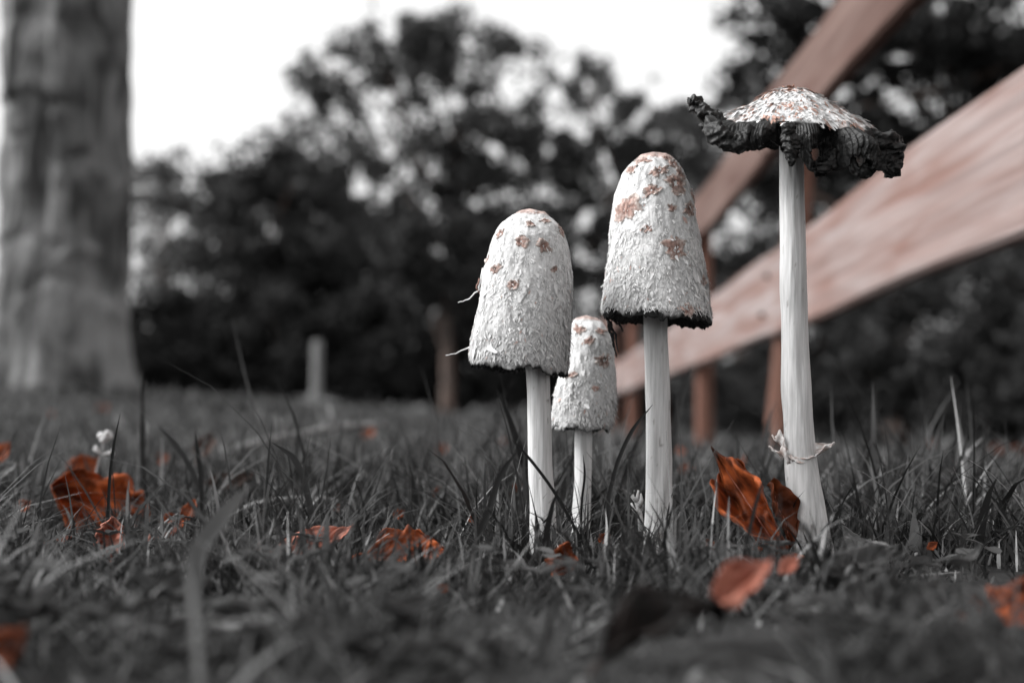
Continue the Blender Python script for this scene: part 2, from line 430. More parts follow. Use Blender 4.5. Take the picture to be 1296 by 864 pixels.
for k, (px, Y, py, rx, ry, lb) in enumerate([
        (930, 12.5, 460, 80, 95, 'dark hedge bush behind the slim fence post beside the middle stem'),
        (1040, 10.5, 450, 90, 110, 'dark hedge bush directly behind the ringed mushroom stem'),
        (1150, 9.0, 440, 95, 120, 'dark leafy hedge bush under the wide lower rail'),
        (1270, 8.0, 430, 100, 130, 'dark leafy hedge bush at the tall end of the fence'),
        (1390, 7.2, 420, 100, 140, 'dark leafy hedge bush at the open end of the row'),
        (1560, 6.6, 410, 110, 150, 'dark leafy hedge bush continuing the row out past the fence'),
        (1760, 6.2, 400, 120, 160, 'dark leafy hedge bush continuing the row out past the fence')]):
    make_tree('hedge_bush', lb, px, Y, [(px, py, rx, ry), (px, py + 55, rx * 1.05, ry * .6)], .05, 12000, 170, .13, .028, .035, 430, 'bush', GH, limbs=4)

# thick grey trunk
TY = 5.8
tb = at(74, 500, TY)
gz = float(ground_z(tb.x, TY))
old = thing('old_tree', 'thick old tree with smooth grey scarred bark and a flared foot', 'tree', (tb.x, TY, gz))
n, sg = 170, 110
zz = np.concatenate([np.linspace(-.2, 2.1, n - 30), np.linspace(2.12, 4.6, 30)])
th = np.linspace(0, 2*np.pi, sg, endpoint=False)
Z, TH = np.meshgrid(zz, th, indexing='ij')
r = .264 + .05 * np.exp(-np.clip(Z, 0, 9) / .12) + .012 * np.clip(.5 - Z, 0, 1) - .012 * np.clip(Z - 1.6, 0, 9)
r += .035 * np.exp(-np.clip(Z, 0, 9) / .10) * np.cos(TH * 5 + 1)
q = np.stack([np.cos(TH).ravel() * 2.2, np.sin(TH).ravel() * 2.2, Z.ravel() * 2.2], 1)
r += (.016 * fbm(q * 1.6, 4)).reshape(Z.shape) + (.010 * fbm(q * np.array([2.5, 2.5, .8]) + 9, 2)).reshape(Z.shape)
qf = np.stack([np.cos(TH).ravel() * 7, np.sin(TH).ravel() * 7, Z.ravel() * 1.6], 1)
r = r - .016 * np.clip(vnoise(qf) + .5 * vnoise(qf * np.array([2.2, 2.2, 1.5])), 0, 1).reshape(Z.shape)
def scar(thd, z0, wth, h, depth):
    global r
    d = (TH - R(thd) + np.pi) % (2*np.pi) - np.pi
    bow = .05 * np.cos(d * 2) + .05 * vnoise(np.stack([TH.ravel() * 2.5, TH.ravel() * 0 + thd, TH.ravel() * 0], 1)).reshape(TH.shape)
    depth = depth * .7 * (1 + .9 * vnoise(np.stack([TH.ravel() * 4, Z.ravel() * 5, Z.ravel() * 0 + thd], 1)).reshape(TH.shape))
    r = r + depth * np.exp(-(d / wth) ** 4) * np.exp(-((Z - z0 - bow) / h) ** 2)
# angle 270 faces the camera, 0 is the right side
for sc in [(245, 1.12, .9, .018, -.035), (245, 1.16, .9, .03, .02), (245, .56, 1.0, .016, -.04), (245, .60, 1.0, .03, .02), (240, .98, .5, .015, -.02),
           (290, .72, .32, .06, .035), (290, .72, .16, .03, -.04), (305, .84, .35, .018, -.03), (280, .38, .6, .02, -.03), (320, .30, .5, .05, .03), (260, .22, .5, .05, .03),
           (300, .47, .35, .03, .028), (245, 1.45, .7, .03, -.02), (295, 1.62, .5, .02, -.03), (270, 1.75, .9, .03, .02)]:
    scar(*sc)
V = np.stack([r * np.cos(TH) + .01 * np.sin(Z * 2), r * np.sin(TH), Z], -1).reshape(-1, 3)
mesh_np('trunk', V, grid_faces(n, sg, True), M['bark'], old)
lc = []
for k in range(5):
    an = k * 1.26 + .4; u = np.linspace(0, 1, 8)[:, None]
    st = np.array([0, 0, 4.0 + .12 * k]); tg = np.array([math.cos(an) * 1.5, math.sin(an) * 1.5 + .3, 6.0 + .3 * k])
    mid = np.array([math.cos(an) * .9, math.sin(an) * .9, 4.6])
    pth = (1-u)**2 * st + 2*u*(1-u) * mid + u**2 * tg
    V, fs = tube(pth, np.linspace(.13, .03, 8), 9, .1, seed=k)
    mesh_np('limb', V, fs, M['bark'], old); lc += [tg, pth[6], pth[5] + np.array([.2, 0, .4])]
lc = np.array(lc)
V, T, c = leaf_cloud(np.repeat(lc, 4, 0) + rng.normal(0, .3, (len(lc) * 4, 3)), np.full(len(lc) * 4, .35), 4000, .08, .06, .3)
mesh_np('crown', V, T, M['foliage'], old, col=c, smooth=False)

# ------------------------------------------------------------------ mushrooms
def make_stem(root, table, Y, name='stem', seg=56, n=110, seed=1):
    """table rows: (py, x_left, x_right)"""
    tb_ = np.array(sorted(table), float)
    py = np.linspace(tb_[0, 0], tb_[-1, 0], n)
    xl = catmull(tb_[:, 0], tb_[:, 1], py); xr = catmull(tb_[:, 0], tb_[:, 2], py)
    C = np.array([at((l + r_) / 2, y, Y) for l, r_, y in zip(xl, xr, py)])
    rad = (xr - xl) / 2 * Y / F
    th = np.linspace(0, 2*np.pi, seg, endpoint=False)
    rr = rad[:, None] * np.ones(seg)[None]
    q = np.stack([np.repeat(C[:, 2] * 40, seg), np.tile(np.cos(th) * 2.0, n), np.tile(np.sin(th) * 2.0, n)], 1) + seed * 13.7
    rr = rr + .00045 * fbm(q, 2).reshape(n, seg)
    q2 = np.stack([np.repeat(C[:, 2] * 60, seg), np.tile(np.cos(th) * 9, n), np.tile(np.sin(th) * 9, n)], 1) + seed * 3.7
    rr = rr + .00018 * vnoise(q2).reshape(n, seg)
    V = np.stack([C[:, 0:1] + rr * np.cos(th), C[:, 1:2] + rr * np.sin(th), C[:, 2:3] + 0 * rr], -1).reshape(-1, 3)
    n1 = vnoise(V * np.array([260, 260, 160]) + seed); n2 = vnoise(V * np.array([700, 700, 300]) + seed * 3); n3 = vnoise(V * np.array([90, 90, 30]) + seed * 5)
    cs = np.ones((len(V), 3)) * (1 - .16 * np.clip(n3, 0, 1))[:, None]
    dirt_shade = np.clip((n1 + .5 * n2 - .15 - V[:, 2] * 22) / .35, 0, 1) * .8          # soil splashed up from the ground
    speck = np.clip((n2 - .80) / .08, 0, 1) * .6
    k_ = np.clip(dirt_shade + speck, 0, .85)[:, None]
    cs = cs * (1 - k_) + np.array([.20, .17, .15]) * k_
    return mesh_np(name, V - np.array(root.location), grid_faces(n, seg, True)[:, ::-1], M['stem'], root, col=cs)

class Cap:
    """a closed shaggy cap; table rows (py, x_left, x_right), first row is the tip"""
    def __init__(s, root, table, Y, seed, rim, skew=0.0, dirt_shade=.3, ink=.10):
        s.root, s.Y, s.seed = root, Y, seed
        tb_ = np.array(table, float)
        hw = (tb_[:, 2] - tb_[:, 1]) / 2; cx = (tb_[:, 2] + tb_[:, 1]) / 2
        arc = np.concatenate([[0], np.cumsum(np.hypot(np.diff(hw), np.diff(tb_[:, 0])))])
        s.arc, s.hw, s.cx, s.py = arc, hw, cx, tb_[:, 0]
        s.skew = skew                     # the rim hangs lower on one side (px)
        n, sg = 150, 260
        s.n, s.sg = n, sg
        q = np.linspace(0, arc[-1], n)
        H = catmull(arc, hw, q); PY = catmull(arc, tb_[:, 0], q); CX = catmull(arc, cx, q)
        H[0] = 0
        s.q, s.H, s.PY, s.CX = q, H, PY, CX
        th = np.linspace(0, 2*np.pi, sg, endpoint=False)
        V = np.zeros((n, sg, 3))
        t = q / arc[-1]
        for k in range(n):
            c = np.array(at(CX[k], PY[k], Y)); rr = H[k] * Y / F
            V[k, :, 0] = c[0] + rr * np.cos(th); V[k, :, 1] = c[1] + rr * np.sin(th)
            V[k, :, 2] = c[2] + (-skew * np.cos(th) * t[k] ** 2) * Y / F
        # ragged rim
        rag = vnoise(np.stack([np.cos(th) * 5, np.sin(th) * 5, th * 0 + seed], 1)) * .0016 + vnoise(np.stack([np.cos(th) * 22, np.sin(th) * 22, th * 0 + seed], 1)) * .0011
        V[:, :, 2] += rag[None] * np.clip((t - .8) / .2, 0, 1)[:, None] ** 2
        N = np.stack([np.tile(np.cos(th), (n, 1)), np.tile(np.sin(th), (n, 1)), np.zeros((n, sg))], -1)
        slope = np.gradient(H, PY + np.linspace(0, 1e-3, n)); nz = np.clip(slope, 0, 4)[:, None]
        N[..., 2] = nz; N /= np.linalg.norm(N, axis=-1)[..., None]
        s.N = N
        P = V.reshape(-1, 3)
        qq = P * np.array([240, 240, 110]) + seed * 5
        d = .0005 * fbm(qq, 2) + .0011 * vnoise(P * 60 + seed * 3)
        cell = vnoise(P * np.array([420, 420, 230]) + seed)
        d = d + .00042 * cell
        fade = np.clip(t / .08, 0, 1)[:, None]
        V = V + N * (d.reshape(n, sg) * fade)[..., None]
        s.V, s.t = V, t
        rim_in = V[-1] * 1.0
        c = np.array(at(CX[-1], PY[-1], Y))
        lip = rim_in.copy(); lip[:, :2] = c[:2] + (rim_in[:, :2] - c[:2]) * .95; lip[:, 2] += .0015
        full = np.concatenate([V, lip[None]], 0)
        # colours: pinkish disc at the tip, inky rim, lower part greyed
        P = full.reshape(-1, 3)
        tt = np.repeat(np.append(t, 1.0), sg)
        nz1 = fbm(P * 160 + seed, 2)
        disc = np.clip((.10 + .05 * vnoise(P * 120 + seed) - tt) / .025, 0, 1)
        inky = np.clip((tt - (1 - ink * .42 * (1 + .8 * vnoise(P * np.array([300, 300, 40]) + seed)))) / .018, 0, 1)
        soil_shade = np.clip((tt - .45) / .55, 0, 1) * dirt_shade * (1 + .5 * nz1)  # shag shadow and inky dirt painted as grey, stronger towards the rim
        colr = np.ones((len(P), 3)) * (1 - .1 * np.clip(nz1, 0, 1))[:, None]
        colr *= (1 - np.clip(soil_shade, 0, .7))[:, None]
        colr = colr * (1 - disc[:, None]) + np.array([.78, .60, .55]) * disc[:, None]
        colr = colr * (1 - inky[:, None]) + .035 * inky[:, None]
        s.obj = mesh_np('cap', P - np.array(root.location), grid_faces(n + 1, sg, True)[:, ::-1], M['cap'], root, col=colr)
        s.gills(c, lip, rim)
        s.flakes(dirt_shade, ink)
    def gills(s, c, lip, stem_r):
        sg = s.sg
        rings = 10
        V = []
        for k in range(rings):
            u = k / (rings - 1)
            ring = lip.copy(); ring[:, :2] = c[:2] + (lip[:, :2] - c[:2]) * (1 - u * (1 - stem_r / (s.hw[-1] * s.Y / F)))
            ring[:, 2] = lip[:, 2] + .012 * math.sin(u * math.pi * .5) - (.0016 * (np.arange(sg) % 4 < 2))
            V.append(ring)
        V = np.array(V).reshape(-1, 3)
        mesh_np('gills', V - np.array(s.root.location), grid_faces(rings, sg, True), M['gills'], s.obj)
    def pos(s, ti, tj):
        """surface point and frame at fractional t index, angle"""
        k = np.clip(ti * (s.n - 1), 0, s.n - 1); k0 = np.floor(k).astype(int); k1 = np.minimum(k0 + 1, s.n - 1); f = (k - k0)[:, None]
        j = (tj / (2*np.pi) * s.sg) % s.sg; j0 = np.floor(j).astype(int) % s.sg
        P = s.V[k0, j0] * (1 - f) + s.V[k1, j0] * f
        Nn = s.N[k0, j0]
        up = s.V[np.maximum(k0 - 2, 0), j0] - s.V[np.minimum(k1 + 2, s.n - 1), j0]
        D = -up / (np.linalg.norm(up, axis=1)[:, None] + 1e-12)
        D = D - Nn * (D * Nn).sum(1)[:, None]; D /= np.linalg.norm(D, axis=1)[:, None] + 1e-12
        return P, Nn, D
    def flakes(s, dirt_shade, ink):
        # number in proportion to ring length
        wgt = s.H / s.H.sum()
        n = 19000 if s.H.max() > 50 else 9500
        ti = (rng.choice(s.n, n, p=wgt) + rng.random(n)) / s.n
        ti = np.where(ti > .965, rng.uniform(.3, .96, n), np.clip(ti, .05, 1)); tj = rng.random(n) * 2 * np.pi
        P, N, D = s.pos(ti, tj)
        W = np.cross(N, D)
        an = rng.normal(0, .33, n)[:, None]
        D2 = D * np.cos(an) + W * np.sin(an); W2 = np.cross(N, D2)
        sc = np.clip(.6 + ti * .5, .5, 1.3) * np.exp(rng.normal(0, .28, n)) * np.clip((1.015 - ti) / .09, .4, 1)
        L = (.0023 * sc)[:, None]; B = (.00034 * sc * rng.uniform(.5, 1.6, n))[:, None]
        lift = (np.clip(rng.normal(.22, .2, n), .02, 1.0) * (.15 + 1.1 * ti ** 1.6) * .0016 * np.clip((1.015 - ti) / .09, .3, 1))[:, None]
        big = (rng.random(n) < .03)[:, None] & (ti < .9)[:, None]
        L = np.where(big, L * 1.6, L); lift = np.where(big, lift * 1.9, lift); B = np.where(big, B * 2.2, B)
        P = P - N * .0002
        side = (rng.normal(0, .25, n)[:, None])
        a0 = P - W2 * B * .7; a1 = P + W2 * B * .7
        m = P + D2 * L * .5 + N * lift * .55
        b0 = m - W2 * B + N * lift * .1; b1 = m + W2 * B * .9
        tip = P + D2 * L + N * lift * 1.25 + W2 * L * side
        c0 = tip - W2 * B * .35; c1 = tip + W2 * B * .35
        V = np.stack([a0, a1, b0, b1, c0, c1], 1).reshape(-1, 3)
        i = np.arange(n) * 6
        Fq = np.concatenate([np.stack([i, i+1, i+3, i+2], 1), np.stack([i+2, i+3, i+5, i+4], 1)])
        tone = np.clip(1.0 - dirt_shade * .9 * np.clip((ti - .45) / .55, 0, 1) + rng.normal(0, .09, n), .3, 1.0)  # flakes carry the same painted shadow and dirt lower down
        tone = np.where((ti > 1 - ink * .36 + .012 * np.sin(tj * 9) * np.cos(tj * 4)) & (rng.random(n) < .9), .05, tone)
        cc = np.repeat(tone[:, None], 3, 1)
        pk = (rng.random(n) < .015) | ((ti < .10) & (rng.random(n) < .5))
        cc[pk] = np.array([.66, .48, .43])
        o = mesh_np('fibre_scales', V - np.array(s.root.location), Fq, M['flake'], s.obj, col=np.repeat(cc, 6, 0))
        o['kind'] = 'stuff'
    def locate(s, px, py):
        k = int(np.argmin(np.abs(s.PY - py)))
        x = np.clip((px - s.CX[k]) / max(s.H[k], 1e-6), -.97, .97)
        return k / (s.n - 1), -math.acos(x)       # negative y side: towards the camera
    def patch(s, px, py, size, dark=.5, star=7, flat=1.0, name='brown_scale'):
        """a torn brown scale hugging the cap, its ragged edge lifted in places; size in photo px"""
        t0, a0 = s.locate(px, py)
        k0 = int(t0 * (s.n - 1))
        rg = np.random.default_rng(int(px * 7 + py))
        nr, na = 9, 40
        an = np.linspace(0, 2*np.pi, na, endpoint=False)
        size = size * 1.3
        out = 1 + .38 * vnoise(np.stack([np.cos(an) * 1.6 + px, np.sin(an) * 1.6 + py, an * 0], 1)) + .24 * vnoise(np.stack([np.cos(an) * 5 + px, np.sin(an) * 5 + py, an * 0 + 3], 1))
        asp = rg.uniform(.55, .85)
        uu = np.linspace(0, 1, nr)[:, None]
        dx = uu * out * np.cos(an) * size * .56; dy = uu * out * np.sin(an) * size * .56 * asp
        rot = rg.uniform(-.5, .5)
        dx, dy = dx * math.cos(rot) - dy * math.sin(rot), dx * math.sin(rot) + dy * math.cos(rot)
        T = np.clip(t0 + dy.ravel() / s.q[-1], .004, .99); A = a0 + dx.ravel() / max(s.H[k0], 12)
        P, N, D = s.pos(T, A % (2*np.pi))
        U = np.repeat(uu.ravel(), na)
        nz = vnoise(np.stack([dx.ravel() * .35 + px, dy.ravel() * .35 + py, U * 0], 1)); fine = vnoise(np.stack([dx.ravel() * .9 + px, dy.ravel() * .25, U * 0 + 8], 1))
        h = .00045 + .0008 * U**2 * nz - .0012 * np.clip(U - .8, 0, 1) * 5 * (nz < .15) * .6 + .0003 * fine - .0007 * np.exp(-(U / .3) ** 2) * dark
        P = P + N * h[:, None]
        tone = 1.05 + .25 * nz + .35 * fine - dark * np.clip(nz * 1.6 + .55 - U * .6, 0, 1.2) * .9
        mixw = np.clip((U - .38 + .3 * nz) / .7, 0, 1) * .85
        c = np.clip(tone, .12, 1.5)[:, None] * np.ones(3)
        c = c * (1 - mixw[:, None]) + np.array([1.75, 2.45, 2.7]) * mixw[:, None] * (.85 + .15 * fine)[:, None]
        return mesh_np(name, P - np.array(s.root.location), grid_faces(nr, na, True), M['brown'], s.obj, col=c)
    def strand(s, pts, r, m, Yo=0):
        P = np.array([at(x, y, s.Y - Yo + 0.0) for x, y in pts])
        u = np.linspace(0, 1, len(P)); uu = np.linspace(0, 1, len(P) * 3)
        Q = np.stack([np.interp(uu, u, P[:, k]) for k in range(3)], 1) + rng.normal(0, r * .5, (len(uu), 3))
        V, fs = tube(Q, r * np.linspace(1.2, .5, len(uu)), 6, .3)
        return mesh_np('loose_fibre', V - np.array(s.root.location), fs, m, s.obj, col=np.ones(len(V)))

def mushroom(label, px, py, Y):
    p = at(px, py, Y)
    return thing('shaggy_mushroom', label, 'mushroom', (p.x, Y, 0.0), 'shaggy ink cap mushrooms in the grass')

# frayed tall oval cap
YL = .74
mL = mushroom('white shaggy mushroom with a tall oval cap and stray fibres, close beside the smallest one', 685, 715, YL)
make_stem(mL, [(445, 664, 693), (480, 667, 696), (540, 668, 698), (600, 669, 700), (650, 671, 703), (690, 671, 704), (725, 668, 706)], YL, seed=1)
cL = Cap(mL, [(264, 669.5, 670.5), (267.5, 657, 684), (276, 643.5, 698), (288, 631, 711), (303, 622.5, 719), (325, 616, 722), (350, 611, 723.5), (385, 605.5, 723), (420, 600, 721.5), (445, 596.5, 720), (469, 595, 718)],
         YL, 1, .0062, skew=6, dirt_shade=.42, ink=.055)
for p in [(690, 283, 12, .8), (672, 290, 8), (634, 301, 12, .6), (660, 313, 13, .6, 6), (688, 317, 17, .6, 7), (628, 347, 13, .7), (650, 367, 12, .2, 5), (711, 294, 15, .3, 6, .5), (702, 345, 8, .1), (612, 330, 9, .5)]:
    cL.patch(*p)
cL.strand([(611, 340), (608, 356), (606, 366), (598, 374), (590, 380), (580, 383)], .00045, M['flake'], 0)
cL.strand([(607, 352), (603, 364), (607, 372)], .00035, M['brown'], 0)
cL.strand([(598, 438), (588, 442), (576, 447), (565, 450)], .0004, M['flake'], 0)
cL.strand([(602, 432), (596, 438), (594, 446)], .0006, M['brown'], 0)

# smallest
YS = .81
mS = mushroom('smallest shaggy mushroom with a narrow closed cap tucked between two taller ones', 737, 690, YS)
make_stem(mS, [(520, 729, 750), (560, 728, 749), (600, 727, 748), (650, 724, 747), (705, 721, 748)], YS, seed=2)
cS = Cap(mS, [(399, 741.5, 742.5), (402, 733, 752), (409, 724.5, 762), (420, 719, 769.5), (435, 715.5, 775.5), (460, 711, 778.5), (490, 704, 779), (515, 700, 777.5), (532, 698, 775), (543, 699, 770)],
         YS, 2, .0050, skew=2, dirt_shade=.38, ink=.025)
for p in [(731, 418, 12, .4, 7), (759, 420, 11, .4, 7), (763, 458, 15, .8, 6), (743, 434, 12, .4, 5), (724, 476, 10, .4), (752, 492, 10, .2, 5)]:
    cS.patch(*p)
cS.strand([(703, 541), (708, 543), (712, 542)], .0008, M['flake'], .012)

# wide bell
YM = .765
mM = mushroom('white shaggy mushroom with the broad bell cap, dark rim and star-shaped brown scales', 833, 700, YM)
make_stem(mM, [(385, 814, 844), (410, 815, 845), (500, 817, 848), (600, 817.5, 850), (650, 816, 850), (690, 814, 851), (720, 812, 853)], YM, seed=3)
cM = Cap(mM, [(193, 827.5, 828.5), (194.5, 816, 840), (200, 804, 850), (210, 793, 859), (222, 786, 866.5), (250, 778, 876.5), (300, 770, 886), (345, 765, 893), (380, 762, 898), (397, 761, 901), (408, 764, 901)],
         YM, 3, .0068, skew=5, dirt_shade=.26, ink=.11)
for p in [(852, 238, 24, .8, 8), (820, 250, 16, .6, 7), (790, 271, 27, .45, 9), (848, 323, 24, .6, 9), (831, 223, 17, .6, 7), (868, 270, 17, .7, 6), (797, 217, 15, .4, 5), (858, 226, 13, .7), (877, 250, 16, .6, 6), (842, 203, 12, .4), (812, 207, 16, .3, 6, .7), (850, 212, 14, .6), (845, 272, 8, .3), (815, 297, 10, .15, 5)]:
    cM.patch(*p)
cM.patch(888, 356, 13, 1.0, 8, .6, name='torn_hole')
cM.patch(862, 396, 14, .2, 5)
for k, pts in enumerate([[(769, 405), (772, 418), (776, 436), (780, 452)], [(771, 407), (776, 420), (777, 441)], [(773, 408), (779, 424), (782, 446)], [(772, 410), (773, 426), (776, 430)], [(778, 407), (785, 412), (789, 419)]]):
    cM.strand(pts, .0007, M['gills'], .004)

# ------------------------------------------------------------------ the tallest: opened cap with inky fringe
YT = .74
mm = YT / F
mT = mushroom('tallest mushroom with an opened white umbrella cap, ragged black fringe and torn ring', 1030, 712, YT)
make_stem(mT, [(150, 988, 1015), (200, 987, 1017), (300, 987.5, 1019.5), (360, 987, 1021), (400, 988.5, 1022), (480, 989, 1026), (540, 992, 1029), (572, 992, 1032), (600, 994, 1036), (630, 997, 1042), (660, 1001, 1048), (690, 1005, 1054), (730, 1008, 1062)], YT, seed=5, n=150)
CT = np.array(at(1003, 113, YT))
sg = 420
th = np.linspace(0, 2*np.pi, sg, endpoint=False)
# --- white dome
prof_r = np.array([0, 10, 25, 40, 55, 78, 98, 104]); prof_d = np.array([0, .6, 5, 13, 22.5, 35, 46, 50])
n = 70
u = np.linspace(0, 1, n); rr = u * 104; dd = catmull(prof_r, prof_d, rr)
TH, RR = np.meshgrid(th, rr); DD = np.repeat(dd[:, None], sg, 1)
edge = 1 + .05 * vnoise(np.stack([np.cos(th) * 3, np.sin(th) * 3, th * 0], 1)) + .03 * vnoise(np.stack([np.cos(th) * 11, np.sin(th) * 11, th * 0 + 4], 1))
edge = edge - .06 * np.clip(-np.sin(th), 0, 1)
front = np.clip(-np.sin(th), 0, 1) ** 1.2
X = CT[0] + RR * edge * mm * np.cos(TH); Yq = CT[1] + RR * edge * mm * np.sin(TH)
Zq = CT[2] - (DD + front[None] * (RR / 104) ** 3 * 19 + 7 * np.cos(TH) * RR / 104) * mm
P = np.stack([X, Yq, Zq], -1).reshape(-1, 3)
hum = .0010 * fbm(P * 130, 2) + .0005 * vnoise(P * 420)
P[:, 2] += hum * np.clip(RR.ravel() / 12, 0, 1)
tn = vnoise(P * 150 + 3) + .6 * vnoise(P * 330)
brn = np.clip((tn - .25 + .45 * np.clip(1 - RR.ravel() / 50, -0.4, 1)) / .45, 0, 1) * .8
inky = np.clip((RR.ravel() - 101 + 6 * vnoise(P * 260)) / 4, 0, 1)
cc = np.ones((len(P), 3)) * (1 - .12 * np.clip(-tn, 0, 1))[:, None]
cc = cc * (1 - brn[:, None] * .6) + np.array([.56, .36, .29]) * brn[:, None] * .6
cc = cc * (1 - inky[:, None]) + .04 * inky[:, None]
capT = mesh_np('cap', P - np.array(mT.location), grid_faces(n, sg, True), M['cap'], mT, col=cc)
dome_edge = P.reshape(n, sg, 3)[-1]
DomeP = P.reshape(n, sg, 3)
# --- scales on the dome
nf = 4600
ri = np.sqrt(rng.random(nf)) * 101; tj = rng.random(nf) * 2 * np.pi
ki = np.clip((ri / 104 * (n - 1)).astype(int), 1, n - 2); ji = (tj / (2*np.pi) * sg).astype(int) % sg
Pf = DomeP[ki, ji]; Dn = DomeP[ki + 1, ji] - DomeP[ki - 1, ji]; Dn /= np.linalg.norm(Dn, axis=1)[:, None]
Wf = np.stack([-np.sin(tj), np.cos(tj), 0 * tj], 1); Nf = np.cross(Dn, Wf); Nf *= np.sign(Nf[:, 2:3])
an = rng.normal(0, .4, nf)[:, None]; D2 = Dn * np.cos(an) + Wf * np.sin(an); W2 = np.cross(Nf, D2)
L = (.0027 * np.exp(rng.normal(0, .4, nf)))[:, None]; B = L * rng.uniform(.08, .22, nf)[:, None]
lift = (.0007 * rng.random(nf) ** 1.5 * (1.3 - .6 * ri / 100))[:, None]
V = np.stack([Pf - W2 * B * .7, Pf + W2 * B * .7, Pf + D2 * L * .5 + Nf * lift * .7 - W2 * B, Pf + D2 * L * .5 + Nf * lift * .7 + W2 * B, Pf + D2 * L + Nf * lift - W2 * B * .3, Pf + D2 * L + Nf * lift + W2 * B * .3], 1).reshape(-1, 3)
i = np.arange(nf) * 6
isb = (vnoise(Pf * 210 + 5) + .25 * rng.normal(size=nf)) > (-.25 + .55 * np.clip(ri / 90, 0, 1))
ct = np.where(isb[:, None], np.array([.52, .33, .27]) * rng.uniform(.5, 1.5, nf)[:, None], np.repeat(rng.uniform(.62, .9, nf)[:, None], 3, 1))
o = mesh_np('fibre_scales', V - np.array(mT.location), np.concatenate([np.stack([i, i+1, i+3, i+2], 1), np.stack([i+2, i+3, i+5, i+4], 1)]), M['flake'], capT, col=np.repeat(ct, 6, 0))
o['kind'] = 'stuff'
# --- black hanging fringe
tabx = np.array([895, 901, 910, 925, 940, 950, 958, 968, 985, 993, 1001, 1008, 1016, 1030, 1045, 1060, 1066, 1073, 1080, 1092, 1103, 1108, 1114, 1122, 1133, 1142])
taby = np.array([168, 172, 186, 190, 189, 176, 180, 192, 195, 203, 214, 203, 208, 215, 214, 207, 193, 205, 219, 223, 215, 207, 217, 225, 222, 195])
m_ = 40
fine = 1400
thf = np.linspace(0, 2*np.pi, fine, endpoint=False)
E = np.stack([np.interp(thf, np.append(th, 2*np.pi), np.append(dome_edge[:, k], dome_edge[0, k])) for k in range(3)], 1)
v = np.linspace(0, 1, m_)[:, None]
outr = 11 + 5 * vnoise(np.stack([np.cos(thf) * 2.5, np.sin(thf) * 2.5, thf * 0 + 7], 1))        # px the fringe swells outward
outr = outr + 9 * np.clip(np.cos(thf), 0, 1)**2
fold = 8.0 * np.sin(thf * 11 + 3.5 * vnoise(np.stack([np.cos(thf) * 2, np.sin(thf) * 2, thf * 0], 1))) + 3.5 * vnoise(np.stack([np.cos(thf) * 9, np.sin(thf) * 9, thf * 0 + 2], 1))
xs_px = 1003 + (104 + 12) * np.cos(thf) * 1.04
bot = np.interp(xs_px, tabx, taby)
# length needed so that the hem reaches the table row at its own depth
hemY = E[:, 1] + outr * mm * np.sin(thf)
zb = np.array([at(x, y, yy).z for x, y, yy in zip(xs_px, bot, hemY)])
Lf = E[:, 2] - zb
back = np.clip(np.sin(thf) * 3 + .3, 0, 1)
Lb = (9 + 6 * vnoise(np.stack([np.cos(thf) * 7, np.sin(thf) * 7, thf * 0 + 5], 1))) * mm
tear = np.exp(-((thf - R(72)) / R(9)) ** 2)
Lb = Lb * (1 - .9 * tear)
Lh = Lf * (1 - back) + Lb * back
Lh = np.clip(Lh, .0012, .034) + .0009 * vnoise(np.stack([np.cos(thf) * 40, np.sin(thf) * 40, thf * 0], 1))
lam = ((np.arange(fine) % 7) < 3) * .0007 * (1 + .8 * vnoise(np.stack([np.cos(thf) * 12, np.sin(thf) * 12, thf * 0 + 9], 1)))
rad_off = (outr[None] * np.sin(np.clip(v * 1.25, 0, 1) * np.pi * .55) + fold[None] * np.clip(v * 2.2, 0, 1) - 8 * v**3) * mm + lam[None] * np.clip(v * 6, 0, 1)
fx_t = np.array([880, 901, 925, 945, 958, 970, 982, 992, 1001, 1010, 1020, 1032, 1047, 1058, 1070, 1085, 1100, 1108, 1120, 1150])
fx_v = np.array([0, 4, 9, 2, -26, -32, -24, 4, 11, 0, -20, -26, -20, 0, 7, 9, -4, -10, 6, 0])
rec = np.interp(xs_px, fx_t, fx_v) * (1 - back)
rad_off = rad_off + rec[None] * mm * np.clip(v * 1.6, 0, 1) ** .7
Zs = E[:, 2][None] - Lh[None] * (v * .75 + .25 * v**2) + .0 * v
Vf = np.stack([E[:, 0][None] + rad_off * np.cos(thf), E[:, 1][None] + rad_off * np.sin(thf), Zs], -1)
Pq = Vf.reshape(-1, 3)
crm = .0012 * fbm(Pq * np.array([260, 260, 200]), 2) * np.repeat(np.clip(v.ravel() * 3, 0, 1), fine)
Vf = Vf + (crm.reshape(m_, fine))[..., None] * np.stack([np.cos(thf), np.sin(thf), 0 * thf], 1)[None]
Vf[:, :, 2] += .0006 * vnoise(Pq * 300 + 40).reshape(m_, fine) * np.clip(v * 3, 0, 1)
Fq = grid_faces(m_, fine, True)
ctrf = Vf.reshape(-1, 3)[Fq].mean(1)
fx = 648 + ctrf[:, 0] / ctrf[:, 1] * F
fy = 552 - (ctrf[:, 2] - CAMH) / ctrf[:, 1] * F
isf = ctrf[:, 1] < YT
hole = isf & ((((fx - 1036) / 7.5) ** 2 + ((fy - 191) / 11.5) ** 2 < 1) | (((fx - 1087) / 7) ** 2 + ((fy - 203) / 10) ** 2 < 1))
Fq = Fq[~hole]
fr = mesh_np('fringe', Vf.reshape(-1, 3) - np.array(mT.location), Fq[:, ::-1], M['gills'], mT)
so = fr.modifiers.new('thickness', 'SOLIDIFY'); so.thickness = .0012; so.offset = -1
